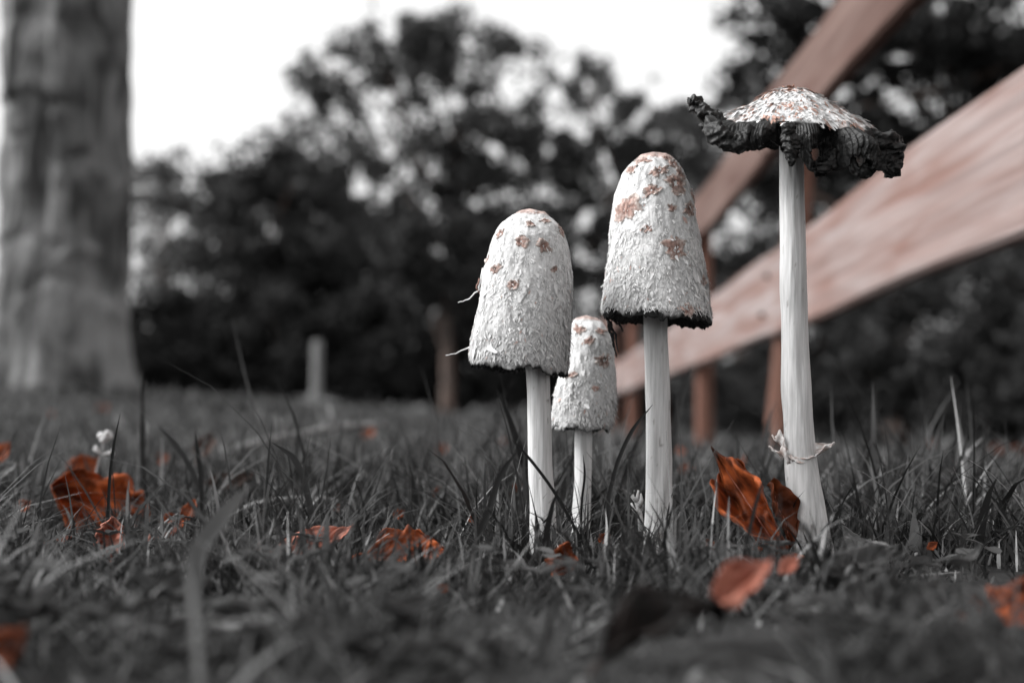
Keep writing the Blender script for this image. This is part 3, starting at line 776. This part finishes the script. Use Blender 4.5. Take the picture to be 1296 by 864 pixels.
# --- underside
rings = 12
V = []
for k in range(rings):
    uu = k / (rings - 1)
    ring = E.copy(); c = np.array([CT[0], CT[1]])
    ring[:, :2] = c + (E[:, :2] - c) * (1 - uu * .86); ring[:, 2] = E[:, 2] - .0012 + .012 * math.sin(uu * 1.5) - .0012 * (np.arange(fine) % 8 < 4)
    V.append(ring)
mesh_np('gills', np.array(V).reshape(-1, 3) - np.array(mT.location), grid_faces(rings, fine, True), M['gills'], mT)
# --- rolled, wrung-out lumps of the margin
def roll(pts, rads, seed, tw=3.0, Yo=0):
    P = np.array([at(x, y, YT + o) for x, y, o in pts])
    q = np.linspace(0, 1, len(P)); uu = np.linspace(0, 1, 60)
    Q = np.stack([catmull(q, P[:, k], uu) for k in range(3)], 1); rd = catmull(q, np.array(rads) * mm, uu)
    V, fs = tube(Q, rd, 44)
    body = V[:-2].reshape(60, 44, 3)
    ang = np.linspace(0, 2*np.pi, 44, endpoint=False)
    wv = vnoise(np.stack([uu * 5, uu * 0 + seed, uu * 0], 1)) * 2.5
    tws = .16 * np.sin(ang[None] * 4 + uu[:, None] * 7 * tw + wv[:, None] + seed)
    b3 = body.reshape(-1, 3)
    nn = (.55 * vnoise(b3 * 170 + seed * 7) + .30 * vnoise(b3 * 380 + seed) + .2 * vnoise(b3 * 800)).reshape(60, 44)
    wq = np.stack([np.cos(ang)[None] * 1.3 + 0 * uu[:, None], np.sin(ang)[None] * 1.3 + 0 * uu[:, None], uu[:, None] * 22 + 1.5 * np.sin(ang)[None]], -1).reshape(-1, 3)
    nn = nn * .75 + .30 * vnoise(wq + seed * 5).reshape(60, 44)
    nn = nn * np.clip(np.minimum(uu, 1 - uu) * 8, .2, 1)[:, None]
    body = Q[:, None] + (body - Q[:, None]) * (1.05 + tws + nn)[..., None]
    V[:-2] = body.reshape(-1, 3)
    return mesh_np('rolled_margin', V - np.array(mT.location), fs, M['gills'], mT)
roll([(916, 158, -.016), (904, 151, -.016), (893, 143, -.015), (884, 135, -.014), (876, 129, -.013), (871, 131, -.013)], [7, 9, 8, 9.5, 8, 4], 1)
roll([(897, 150, -.022), (903, 164, -.03), (915, 176, -.034), (931, 181, -.036), (944, 173, -.036), (951, 160, -.036)], [5, 10, 11, 10, 9, 6], 2, 1.5)
roll([(1098, 168, -.020), (1112, 176, -.02), (1126, 182, -.018), (1133, 195, -.016), (1128, 210, -.016), (1122, 220, -.016)], [7, 9, 11, 10, 9, 5], 3, 1.5)
roll([(1120, 172, -.008), (1130, 174, -.008), (1137, 183, -.008), (1136, 196, -.008)], [5, 7, 6, 4], 4, 2)
roll([(997, 158, -.047), (1000, 176, -.048), (1002, 194, -.047), (1001, 211, -.046)], [7, 8, 7, 2], 5, .6)
roll([(1076, 184, -.036), (1078, 202, -.036), (1086, 218, -.036), (1098, 217, -.034), (1104, 200, -.032)], [5, 5, 6, 6, 5], 6, 1.2)
roll([(1018, 178, -.036), (1020, 198, -.036), (1032, 211, -.036), (1050, 209, -.034), (1057, 190, -.034)], [5, 6, 6, 6, 6], 7, 1.0)
# pale shred hanging in the torn lobe
V, fs = tube(np.array([at(1086, 192, YT - .03), at(1087, 203, YT - .031), at(1089, 212, YT - .03)]), [.0012, .003, .0012], 10, .5, seed=3)
mesh_np('pale_shred', V - np.array(mT.location), fs, M['ring'], mT)
# --- torn ring
def ring_strip(a0, a1, n, cx, cy, rx, drop, h, seed, flare):
    an = np.linspace(a0, a1, n); rgx = np.random.default_rng(seed)
    c = np.array(at(cx, cy, YT))
    wv = vnoise(np.stack([an * 2.2, an * 0 + seed, an * 0], 1)); wv2 = vnoise(np.stack([an * 6, an * 0 + seed, an * 0 + 5], 1))
    rows = []
    for k in range(6):
        t = k / 5
        r_ = rx * mm * (1 + .02) + (flare * t * (1 + .6 * wv) * mm) + .0005 * np.sin(t * 5 + an * 3)
        z = c[2] - drop * np.clip(-np.sin(an), 0, 1) * mm + h * mm * (t - .5) * (1 + .7 * wv2) + .0008 * wv * t
        rows.append(np.stack([c[0] + r_ * np.cos(an), c[1] + r_ * np.sin(an), z], 1))
    o = mesh_np('ring_shred', np.array(rows).reshape(-1, 3) - np.array(mT.location), grid_faces(6, n), M['ring'], mT)
    so = o.modifiers.new('thickness', 'SOLIDIFY'); so.thickness = .0006
ring_strip(R(185), R(355), 60, 1012, 571, 19.5, 11, 6, 1, 3)
ring_strip(R(-40), R(70), 40, 1013, 569, 19, 4, 12, 2, 17)
ring_strip(R(125), R(215), 40, 1010, 560, 18, 4, 24, 3, 14)
ring_strip(R(150), R(225), 40, 1010, 574, 18.5, 3, 18, 4, 12)
ring_strip(R(70), R(125), 24, 1012, 566, 19, 0, 5, 5, 3)

# ------------------------------------------------------------------ fallen leaves
PRESSED = []
def leaf(name, label, base, tip, Yb, Yt, width, m, cat='leaf', curl=1.0, bend=.25, crumple=.12, lobes=0, nrm=(0, -1, .5), group=None, seed=0, stalk=True, tone=1.0, dark_tip=0.0, fold=0.3):
    """base and tip in photo px with their distances; width in px"""
    Bp = at(*base, Yb); Tp = at(*tip, Yt)
    for q in (Bp, Tp): q.z = max(q.z, float(ground_z(q.x, q.y)) + .002)
    if Yb < 1.25 and name == 'fallen_leaf': PRESSED.append(((Bp.x + Tp.x) / 2, (Bp.y + Tp.y) / 2, max(abs(Tp.x - Bp.x), width * Yb / F) * .62 + .006))
    ax = np.array(Tp - Bp); Ln = np.linalg.norm(ax); ax = ax / Ln
    nn = np.array(nrm, float); nn -= ax * nn.dot(ax); nn /= np.linalg.norm(nn)
    sd = np.cross(nn, ax)
    wd = width * .5 * (Yb + Yt) / 2 / F
    nu, nv = 40, 25
    U, W = np.meshgrid(np.linspace(0, 1, nu), np.linspace(-1, 1, nv), indexing='ij')
    out = np.sin(np.pi * np.clip(U, 0, 1) ** .85) ** .75
    if lobes:
        out = out * (1 + .22 * np.abs(np.sin(U * np.pi * lobes + .6)) - .16) + .0
    jag = 1 + .16 * vnoise(np.stack([U.ravel() * 15, np.sign(W.ravel()) * 3, U.ravel() * 0 + seed], 1)).reshape(U.shape)
    s_ = W * out * jag * wd
    ang = W * curl
    rad_ = wd / max(curl, .05)
    lat = np.where(abs(curl) > .05, rad_ * np.sin(ang) * out * jag, s_)
    hgt = rad_ * (1 - np.cos(ang)) * out + bend * Ln * 4 * (U * (1 - U)) * -.5 + fold * np.abs(W) * wd * .4 * out
    vein = .035 * wd * np.cos((U * 9 - np.abs(W) * 3.0) * 2 * np.pi) * (1 - np.abs(W) ** 4) - .09 * wd * np.exp(-(W / .06) ** 2)
    q = np.stack([U.ravel() * 3.2, W.ravel() * 2.1, U.ravel() * 0 + seed * 3.1], 1)
    cr = fbm(q, 3).reshape(U.shape) * crumple * wd * 1.6 * (.3 + np.abs(W))
    hgt = hgt + vein + cr
    P = np.array(Bp) + ax * (U * Ln + .06 * Ln * cr / wd)[..., None] + sd[None, None] * lat[..., None] + nn[None, None] * hgt[..., None]
    P = P.reshape(-1, 3)
    gz_ = ground_z(P[:, 0], P[:, 1]) + .001
    P[:, 2] = np.maximum(P[:, 2], gz_)
    tn = tone * (1 - .35 * np.clip(vnoise(np.stack([U.ravel() * 5, W.ravel() * 4, U.ravel() * 0 + seed + 50], 1)), 0, 1))
    tn = tn * (1 - .35 * np.exp(-(W.ravel() / .05) ** 2))
    tn = tn * (1 - dark_tip * np.clip((U.ravel() - .80) / .1, 0, 1))
    org = np.array(Bp)
    t = thing(name, label, cat, Bp, group)
    o = mesh_np('blade', P - org, grid_faces(nu, nv), M[m], t, col=tn)
    so = o.modifiers.new('thickness', 'SOLIDIFY'); so.thickness = .0004
    if width > 30 and Yb < 1.1:
        mr = P.reshape(nu, nv, 3)[2:-3, nv // 2] + nn * .0003
        V, fs = tube(mr - org, np.linspace(.0008, .0003, len(mr)), 6)
        mesh_np('midrib', V, fs, M['twig'] if m == 'greyleaf' else M['brownleaf'] if m == 'brownleaf' else M['salmon'], t, col=np.ones(len(V)) * .75)
    if stalk:
        u_ = np.linspace(0, 1, 7)[:, None]
        e_ = org - ax * Ln * .28 + np.array([.1 * Ln, 0, 0])
        e_[2] = max(e_[2], float(ground_z(e_[0], e_[1])) + .001)
        pth = org * (1 - u_) + e_ * u_ + np.array([0, 0, 1]) * (np.sin(u_ * math.pi) * .04 * Ln) + ax * .02 * Ln
        V, fs = tube(pth - org, np.linspace(.0007, .0011, 7) * (Yb / .74), 6)
        mesh_np('stalk', V, fs, M['twig'] if m == 'greyleaf' else M[m], t, col=np.ones(len(V)) * .7)
    return t

leaf('fallen_leaf', 'deep orange curled leaf standing upright against the ringed mushroom stem', (990, 704), (904, 570), .71, .735, 70, 'orange', curl=1.15, bend=-.16, crumple=.6, lobes=3, nrm=(-.35, -1, .25), seed=3, dark_tip=.9, tone=.8)
leaf('fallen_leaf', 'dark brown folded half-leaf leaning behind the upright orange leaf', (1000, 692), (972, 612), .73, .74, 42, 'orange', curl=1.3, bend=-.1, crumple=.3, nrm=(.6, -1, .1), seed=31, tone=.35, stalk=False)
leaf('fallen_leaf', 'broad bright orange leaf lying among the grass in front of the small white flower', (190, 662), (66, 618), .96, .94, 100, 'orange', curl=.6, crumple=.4, lobes=3, nrm=(.1, -1, .3), seed=5, tone=1.05)
leaf('fallen_leaf', 'small salmon crinkled leaf standing below the broad orange leaf', (138, 706), (143, 654), .72, .72, 44, 'salmon', curl=.8, crumple=.4, lobes=4, nrm=(.2, -1, .2), seed=8, tone=1.0)
leaf('fallen_leaf', 'dark orange leaf tucked behind the broad orange leaf and the white flower', (85, 600), (128, 578), 1.15, 1.18, 34, 'orange', curl=.7, nrm=(0, -1, .4), seed=9, tone=.6)
leaf('fallen_leaf', 'pale orange leaf strip half buried beside the curved pale stick', (352, 697), (446, 666), .74, .76, 50, 'salmon', curl=.9, crumple=.25, nrm=(0, -1, .7), seed=12)
leaf('fallen_leaf', 'rusty orange leaf with dark stripes half hidden by grass, midway to the frayed mushroom', (462, 704), (565, 696), .73, .72, 74, 'orange', curl=.7, crumple=.25, nrm=(0, -1, .35), seed=14, tone=.75)
leaf('fallen_leaf', 'dark rusty leaf at the foot of the frayed-cap mushroom', (700, 752), (722, 688), .655, .66, 40, 'orange', curl=.9, crumple=.35, nrm=(.2, -1, .2), seed=16, tone=.55)
leaf('fallen_leaf', 'black curled leaf with a salmon raised tip lying in the grass', (765, 842), (915, 775), .395, .43, 100, 'brownleaf', curl=1.1, bend=-.30, crumple=.25, nrm=(.15, -.35, 1), seed=18, tone=.14)
leaf('fallen_leaf', 'salmon raised leaf flap propped on the black curled leaf', (900, 770), (976, 710), .432, .437, 48, 'salmon', curl=.5, bend=-.08, crumple=.2, nrm=(-.3, -1, .5), seed=19, stalk=False, tone=.9)
leaf('fallen_leaf', 'large orange crumpled leaf lying out in the open grass past the ringed mushroom', (1345, 806), (1250, 742), .48, .49, 84, 'orange', curl=.8, crumple=.35, nrm=(-.2, -1, .5), seed=21, tone=1.1)
leaf('fallen_leaf', 'rust and black leaf low in the grass on the side of the thick tree', (-24, 858), (34, 796), .385, .39, 64, 'orange', curl=.8, crumple=.3, nrm=(0, -1, .6), seed=23, tone=.5)
leaf('fallen_leaf', 'small bright orange leaf beyond the white flower under the thick trunk', (-12, 584), (12, 560), 1.2, 1.2, 22, 'orange', curl=.6, nrm=(0, -1, .3), seed=25)
leaf('fallen_leaf', 'dark brown upright leaf between the white flower and the fallen branch', (250, 580), (268, 548), 1.35, 1.38, 30, 'brownleaf', curl=.9, nrm=(0, -1, .2), seed=27, tone=.8)
leaf('fallen_leaf', 'dark brown flat leaf with rusty end just behind the curved pale stick', (262, 612), (322, 600), 1.1, 1.12, 26, 'brownleaf', curl=.6, nrm=(0, -1, .6), seed=29)
leaf('fallen_leaf', 'long curled pale brown leaf lying beneath the small salmon leaf', (15, 712), (98, 674), .82, .86, 16, 'salmon', curl=1.3, nrm=(0, -.6, 1), seed=33, tone=.7)
leaf('fallen_leaf', 'narrow rolled tan leaf beside the straw bits near the salmon leaf', (188, 680), (238, 650), .84, .9, 14, 'salmon', curl=1.3, nrm=(0, -.6, 1), seed=34, tone=.7)
leaf('fallen_leaf', 'small orange leaf tip poking up between grass blades near the tall dark straw', (232, 660), (246, 632), .86, .87, 22, 'orange', curl=.8, nrm=(0, -1, .1), seed=35, tone=.6)
leaf('fallen_leaf', 'tiny red leaf scrap at the foot of the bell-capped mushroom', (905, 695), (893, 682), .72, .72, 12, 'orange', curl=.6, nrm=(0, -1, .2), seed=36, stalk=False, tone=.7)
leaf('fallen_leaf', 'small salmon leaf scrap beside the raised salmon flap', (988, 724), (1010, 704), .50, .505, 20, 'salmon', curl=.4, nrm=(0, -1, .4), seed=37, stalk=False)
leaf('fallen_leaf', 'white curled leaf scrap standing far behind the bell-capped stem', (778, 600), (786, 572), 1.55, 1.55, 20, 'greyleaf', curl=.6, nrm=(0, -1, .2), seed=38, tone=3.2)
GR = 'tiny orange leaf scraps scattered over the lawn'
for k, (px, py, Y, s) in enumerate([(466, 545, 3.2, 16), (560, 567, 2.2, 12), (62, 527, 4.4, 12), (130, 517, 4.8, 14), (456, 602, 1.5, 12), (870, 592, 1.7, 14), (935, 583, 1.9, 14), (1205, 590, 1.9, 16), (1262, 570, 3.0, 22), (1290, 574, 2.8, 26), (1228, 633, 1.2, 20), (1290, 628, 1.2, 16), (1180, 562, 4.0, 14), (860, 572, 2.6, 12), (640, 560, 3.4, 12), (553, 622, 1.05, 14), (655, 618, 1.1, 16), (1235, 795, .55, 16), (1120, 640, 1.1, 14), (30, 640, .95, 18), (215, 655, .9, 14), (300, 640, 1.0, 14), (330, 690, .74, 12), (505, 650, .9, 12), (600, 655, .85, 12), (560, 745, .58, 14), (960, 690, .7, 14), (1215, 790, .50, 20), (1245, 770, .50, 16), (1180, 690, .72, 12), (765, 680, .74, 14), (430, 640, 1.0, 12), (205, 580, 1.5, 14), (1150, 600, 1.6, 14)]):
    leaf('fallen_leaf', 'tiny orange leaf scrap lying loose among the grass blades of the lawn', (px - s / 2, py + s * .35), (px + s / 2, py - s * .3), Y, Y, s, 'orange', curl=.6, nrm=(.1, -1, .5), seed=60 + k, group=GR, tone=random.uniform(.6, 1.1), stalk=False)
leaf('fallen_leaf', 'flat grey leaf lying in the grass beside the ringed mushroom base', (1075, 745), (1170, 700), .68, .74, 78, 'greyleaf', curl=.4, nrm=(0, -.8, 1), seed=41, tone=.8)
leaf('fallen_leaf', 'grey leaf with raised edge leaning on the ringed mushroom foot', (1098, 706), (1068, 668), .70, .73, 26, 'greyleaf', curl=.7, nrm=(-.3, -1, .4), seed=42, tone=.7)
leaf('fallen_leaf', 'pale broad crumpled leaf with an orange fleck lying below the striped rusty leaf', (215, 820), (400, 775), .47, .53, 110, 'greyleaf', curl=.5, crumple=.3, nrm=(0, -.6, 1), seed=43, tone=1.7)
leaf('fallen_leaf', 'small grey leaf standing at the lawn edge beneath the thick trunk', (-8, 600), (22, 586), .98, .98, 16, 'greyleaf', curl=.6, nrm=(0, -1, .5), seed=44, tone=2.0)
GL = 'dry grey leaves matted in the grass'
BUSY = [(700, 1010, 690, 864), (600, 780, 600, 790), (290, 600, 600, 755), (1190, 1320, 700, 840), (-40, 70, 770, 864), (50, 210, 600, 750)]
for k in range(40):
    while True:
        Y = rng.uniform(.37, .60); px = rng.uniform(-20, 1310); py = 552 + (CAMH - rng.uniform(.005, .020)) / Y * F
        if not any(x0 < px < x1 and y0 < py < y1 for x0, x1, y0, y1 in BUSY): break
    ln = rng.uniform(35, 105); an_ = rng.uniform(-.5, .5)
    leaf('dead_leaf', 'dry grey leaf matted into the short grass of the lawn', (px - ln / 2, py + ln * .2 * an_ + 8), (px + ln / 2, py - ln * .2 * an_), Y - .01, Y + .01, ln * rng.uniform(.4, .7), 'greyleaf', curl=rng.uniform(.4, 1.1), crumple=.35, nrm=(rng.uniform(-.5, .5), -.6, 1), seed=100 + k, group=GL, tone=float(np.exp(rng.normal(-.1, .45))), stalk=False)

# ------------------------------------------------------------------ sticks, straw, flower
def stick(name, label, pts, r0, r1, cat='stick', m='twig', group=None, knots=True):
    P = np.array([at(*p) for p in pts]); q = np.linspace(0, 1, len(P)); uu = np.linspace(0, 1, 30)
    Q = np.stack([catmull(q, P[:, k], uu) for k in range(3)], 1)
    Q[:, 2] = np.maximum(Q[:, 2], ground_z(Q[:, 0], Q[:, 1]) + .0005)
    t = thing(name, label, cat, Q[0], group)
    V, fs = tube(Q - Q[0], np.linspace(r0, r1, 30), 8, .25, seed=len(label))
    mesh_np('shaft', V, fs, M[m], t)
    if knots:
        for k in (9, 19):
            d = np.array([rng.normal() * .5, rng.normal() * .3, 1.0]); d /= np.linalg.norm(d)
            V, fs = tube(np.array([Q[k] - Q[0], Q[k] - Q[0] + d * r0 * 2.5, Q[k] - Q[0] + d * r0 * 4.5]), [r0 * .7, r0 * .5, r0 * .25], 6)
            mesh_np('side_twig', V, fs, M[m], t)
    return t
stick('stick', 'curved pale stick arching through the grass behind the pale orange strip', [(300, 648, .92), (330, 636, .92), (370, 631, .93), (410, 631, .94), (445, 640, .95)], .0018, .0013)
stick('fallen_branch', 'thin grey fallen branch lying across the lawn behind the grass', [(290, 572, 1.7), (350, 556, 1.8), (400, 546, 1.9), (440, 540, 1.95), (490, 537, 2.0)], .007, .004)
GT = 'straw bits in the grass'
for k, (a0, b0, Y) in enumerate([((185, 720), (238, 698), .76), ((195, 675), (225, 650), .8), ((205, 690), (218, 668), .78), ((165, 742), (182, 735), .7), ((172, 735), (178, 752), .7), ((1160, 700), (1158, 740), .7), ((1090, 670), (1108, 640), .8), ((1020, 690), (1050, 715), .7), ((1150, 745), (1215, 728), .66)]):
    stick('straw', 'short pale straw bit lying loose in the grass', [(*a0, Y), ((a0[0] + b0[0]) / 2, (a0[1] + b0[1]) / 2 - 2, Y + .01), (*b0, Y + .02)], .0009, .0006, 'straw', group=GT, knots=False)
# white flower
f0 = at(118, 622, 1.0)
fl = thing('wildflower', 'small white wildflower on a thin grey stalk behind the broad orange leaf', 'flower', (f0.x, 1.0, 0))
pts = np.array([(f0.x, 1.0, 0.0), tuple(at(122, 600, 1.0)), tuple(at(128, 575, 1.0)), tuple(at(133, 556, 1.0))]) - np.array(fl.location)
V, fs = tube(pts, [.0014, .0012, .001, .0009], 7); mesh_np('stalk', V, fs, M['twig'], fl)
for k in range(7):
    an_ = k * .9; c = pts[-1] + np.array([math.cos(an_) * .0045, math.sin(an_) * .004, .002 + .003 * math.sin(k * 2.3)])
    V, fs = tube(np.array([pts[-1], (pts[-1] + c) / 2 + [0, 0, .001], c, c + (c - pts[-1]) * .25]), [.0006, .002, .0022, .0005], 7, .3, seed=k)
    mesh_np('petal', V, fs, M['petal'], fl)
for k, (px, py) in enumerate([(121, 568), (142, 572)]):
    c = np.array(at(px, py, 1.0)) - np.array(fl.location)
    V, fs = tube(np.array([pts[2], (pts[2] + c) / 2, c, c + [0, 0, .003]]), [.0006, .0009, .0022, .0006], 7, .2, seed=k)
    mesh_np('bud', V, fs, M['petal'], fl)
# white shredded root bits at the bell-capped stem
q0 = at(808, 668, .745)
sh = thing('root_shred', 'white branching shred standing at the foot of the bell-capped mushroom', 'shred', (q0.x, .745, 0))
for k, pts in enumerate([[(812, 672), (810, 650), (805, 636), (808, 620)], [(810, 650), (802, 644), (799, 636)], [(808, 640), (812, 632), (811, 624)], [(806, 634), (800, 628), (803, 620)]]):
    P = np.array([at(x, y, .745) for x, y in pts]) - np.array(sh.location)
    V, fs = tube(P, np.linspace(.0016, .0005, len(P)), 6, .3, seed=k); mesh_np('strand', V, fs, M['petal'], sh)

# ------------------------------------------------------------------ grass
stem_xy = [(mL.location.x, mL.location.y), (mS.location.x, mS.location.y), (mM.location.x, mM.location.y), (mT.location.x, mT.location.y)]
def blades(name, label, n, y0, y1, seg, hfun, wid, tone, margin=.12, straw=.05):
    Y = np.sqrt(rng.uniform(y0 ** 2, y1 ** 2, n)); X = rng.uniform(-1, 1, n) * (Y * .365 + margin)
    # tufts
    tuft = fbm(np.stack([X * 16, Y * 16, X * 0], 1), 2)
    keep = rng.random(n) < np.clip(.62 + .8 * tuft, .08, 1)
    X, Y, tuft = X[keep], Y[keep], tuft[keep]
    ok = np.ones(len(X), bool)
    for sx, sy in stem_xy: ok &= (X - sx) ** 2 + (Y - sy) ** 2 > .010 ** 2
    X, Y, tuft = X[ok], Y[ok], tuft[ok]; n = len(X)
    H = hfun(Y) * np.exp(rng.normal(0, .33, n)) * np.clip(1 + .55 * tuft, .4, 1.8)
    for lx, ly, lr in PRESSED:          # grass pressed down by the leaves that lie on it
        H = H * (1 - .72 * np.exp(-(((X - lx) / lr) ** 2 + ((Y - ly + .03) / (lr + .035)) ** 2) ** 2))
    long_ = rng.random(n) < .06
    H = np.where(long_, H * rng.uniform(1.4, 2.1, n), H)
    Zg = ground_z(X, Y) - .002
    an = rng.uniform(0, 2*np.pi, n); lean = np.abs(rng.normal(.35, .35, n)) + np.clip((.66 - Y) * 2.5, 0, .7); curv = rng.normal(.35, .45, n)
    dirx, diry = np.cos(an), np.sin(an)
    fa = an + np.pi / 2 + rng.normal(0, .5, n)
    W = wid * np.exp(rng.normal(0, .35, n)) * np.clip(Y / .9, .8, 3)
    W = np.where(rng.random(n) < .05, W * 2.4, W)
    rows = []
    for k in range(seg + 1):
        t = k / seg
        ho = H * (lean * t + curv * t ** 2 * .8); zz_ = H * t * np.sqrt(np.clip(1 - (.55 * lean * t) ** 2, .12, 1)) - H * np.clip(curv, 0, 2) * t ** 3 * .28
        ww = W * .5 * (1 - t ** 2.2) * (.75 + .5 * min(t * 3, 1)) + .00006
        c = np.stack([X + dirx * ho, Y + diry * ho, np.maximum(Zg + zz_, Zg + .001)], 1)
        s_ = np.stack([np.cos(fa) * ww, np.sin(fa) * ww, 0 * ww], 1)
        rows += [c - s_, c + s_]
    V = np.stack(rows, 1).reshape(-1, 3); m2 = 2 * (seg + 1)
    i = np.arange(n)[:, None] * m2 + np.arange(seg)[None] * 2
    Fq = np.stack([i, i + 1, i + 3, i + 2], -1).reshape(-1, 4)
    tn = tone * np.exp(rng.normal(0, .6, n)) * (1 + .2 * tuft)
    st = rng.random(n) < straw
    tn = np.where(st, rng.uniform(.12, .45, n), tn)
    o = mesh_np(name, V, Fq, M['grass'], col=np.repeat(np.clip(tn, .01, .6), m2))
    o['kind'] = 'stuff'; o['label'] = label; o['category'] = 'grass'
    return o
hn = lambda Y: np.interp(Y, [.3, .5, .62, .74, .9, 1.5], [.016, .018, .019, .023, .029, .030])
blades('grass', 'short dark grey lawn grass around the mushrooms', 52000, .30, 1.35, 4, hn, .0013, .034, straw=.075)
blades('grass', 'grey lawn grass stretching behind the mushrooms towards the trunk', 60000, 1.3, 4.2, 3, lambda Y: .023 + 0 * Y, .0018, .065, margin=.3, straw=.04)
blades('grass', 'far meadow grass running up to the dark trees', 60000, 4.1, 14, 2, lambda Y: .032 + 0 * Y, .0022, .065, margin=1.2, straw=.03)
# low thatch
blades('thatch', 'matted dry thatch lying at the roots of the lawn grass', 26000, .32, 1.1, 2, lambda Y: .009 + 0 * Y, .0013, .06, straw=.26)

# small round-leaved weeds between the blades
nw = 420
wy = np.sqrt(rng.uniform(.36 ** 2, 1.25 ** 2, nw)); wx = rng.uniform(-1, 1, nw) * (wy * .365 + .08)
kp = vnoise(np.stack([wx * 7, wy * 7, wx * 0 + 3], 1)) > -.05
wx, wy = wx[kp], wy[kp]
Vs, Ts, Cs, o_ = [], [], [], 0
for x_, y_ in zip(wx, wy):
    h_ = rng.uniform(.008, .02); tone_ = float(np.exp(rng.normal(-2.9, .4)))
    c0 = np.array([x_, y_, float(ground_z(x_, y_)) + h_]); a0_ = rng.uniform(0, 6.28)
    foot = np.array([[x_ - .0005, y_, float(ground_z(x_, y_)) - .002], [x_ + .0005, y_, float(ground_z(x_, y_)) - .002], c0])
    Vs.append(foot); Ts.append(np.array([[0, 1, 2]]) + o_); Cs += [tone_] * 3; o_ += 3
    for k in range(3):
        aa = a0_ + k * 2.094; rr_ = rng.uniform(.003, .006); cc_ = c0 + np.array([math.cos(aa), math.sin(aa), rng.uniform(-.3, .35)]) * rr_
        e1 = cc_ - c0; e1 /= np.linalg.norm(e1); e2 = np.cross([0, 0, 1.0], e1); e2 /= np.linalg.norm(e2)
        q_ = np.linspace(0, 2*np.pi, 8, endpoint=False)
        ring_ = cc_ + rr_ * (np.cos(q_)[:, None] * e1 + .85 * np.sin(q_)[:, None] * e2) + np.array([0, 0, 1]) * (.0012 * np.abs(np.sin(q_)))[:, None]
        Vs.append(np.vstack([ring_, cc_[None]])); j_ = np.arange(8)
        Ts.append(np.stack([j_, (j_ + 1) % 8, np.full(8, 8)], 1) + o_); Cs += [tone_ * rng.uniform(.8, 1.3)] * 9; o_ += 9
wd_ = mesh_np('weeds', np.vstack(Vs), np.concatenate(Ts), M['grass'], col=np.array(Cs))
wd_['kind'] = 'stuff'; wd_['label'] = 'small three-leaved weeds growing low between the grass blades'; wd_['category'] = 'weeds'

# single tall blades one can pick out
def tall_blade(label, pts, wpx, tone):
    P = np.array([at(*p) for p in pts]); q = np.linspace(0, 1, len(P)); uu = np.linspace(0, 1, 16)
    Q = np.stack([catmull(q, P[:, k], uu) for k in range(3)], 1)
    Q[0, 2] = min(Q[0, 2], 0.0)
    T = np.gradient(Q, axis=0); Sd = np.cross(T, np.array([0, 1, .15])); Sd /= np.linalg.norm(Sd, axis=1)[:, None]
    ww = (wpx * .5 * Q[:, 1] / F) * np.clip((1 - uu) * 3, .06, 1) ** .8
    Nn = np.cross(Sd, T); Nn /= np.linalg.norm(Nn, axis=1)[:, None]
    V = np.stack([Q - Sd * ww[:, None], Q + Nn * ww[:, None] * .35, Q + Sd * ww[:, None]], 1).reshape(-1, 3)
    o = mesh_np('grass_blade', V - Q[0], grid_faces(16, 3), M['grass'], col=np.full(len(V), tone))
    o.location = Q[0]; o['label'] = label; o['category'] = 'grass blade'; o['group'] = 'single tall grass blades'
    return o
tall_blade('tall dark straw-thin blade rising in front of the broad orange leaf', [(136, 670, .78), (138, 620, .78), (143, 570, .78), (152, 524, .78)], 4, 0.012)
tall_blade('wide pale grey blade leaning over the lawn beside the curved pale stick', [(245, 745, .50), (250, 700, .50), (280, 655, .50), (318, 612, .51)], 22, 0.132)
tall_blade('dark blade crossing the frayed-cap mushroom stem', [(740, 690, .70), (700, 620, .70), (670, 580, .70), (648, 556, .70)], 4, 0.011)
tall_blade('grey blade reaching up towards the bell-capped stem from the small mushroom', [(768, 640, .72), (780, 590, .72), (800, 545, .72), (826, 512, .72)], 5, 0.030)
tall_blade('thin dark blade in front of the small mushroom stem', [(735, 690, .74), (736, 640, .74), (740, 600, .74), (738, 575, .74)], 3, 0.012)
tall_blade('blurred tall grey blade behind the bell-capped stem', [(842, 640, 1.1), (850, 570, 1.1), (860, 510, 1.1), (874, 464, 1.1)], 9, 0.042)
tall_blade('tall grey blade curving beside the ring of the tall mushroom', [(1090, 640, 1.0), (1098, 580, 1.0), (1105, 530, 1.0), (1110, 492, 1.0)], 10, 0.036)
tall_blade('thin bright blade leaning beyond the ringed mushroom', [(1195, 640, .9), (1208, 600, .9), (1220, 570, .9), (1224, 540, .9)], 4, 0.078)
tall_blade('dark arching blade leaning in front of the ringed mushroom base', [(1010, 720, .66), (1035, 680, .66), (1060, 650, .66), (1070, 640, .66)], 4, 0.012)
tall_blade('grey blade leaning away from the white flower', [(262, 640, .95), (240, 590, .95), (220, 560, .95), (200, 538, .95)], 7, 0.033)
tall_blade('dark upright blade standing behind the wide pale blade', [(256, 640, .9), (254, 600, .9), (250, 570, .9), (247, 546, .9)], 6, 0.018)
tall_blade('wide grey blade bending behind the pale orange strip', [(395, 650, .8), (385, 610, .8), (372, 580, .8), (345, 560, .8)], 8, 0.036)
tall_blade('grey blade rising between the striped rusty leaf and the frayed mushroom', [(600, 690, .66), (620, 640, .66), (634, 600, .66), (655, 570, .66)], 8, 0.027)
tall_blade('broad dim blade lying low below the black curled leaf', [(990, 864, .45), (1010, 850, .45), (1040, 825, .45), (1068, 808, .46)], 14, 0.096)
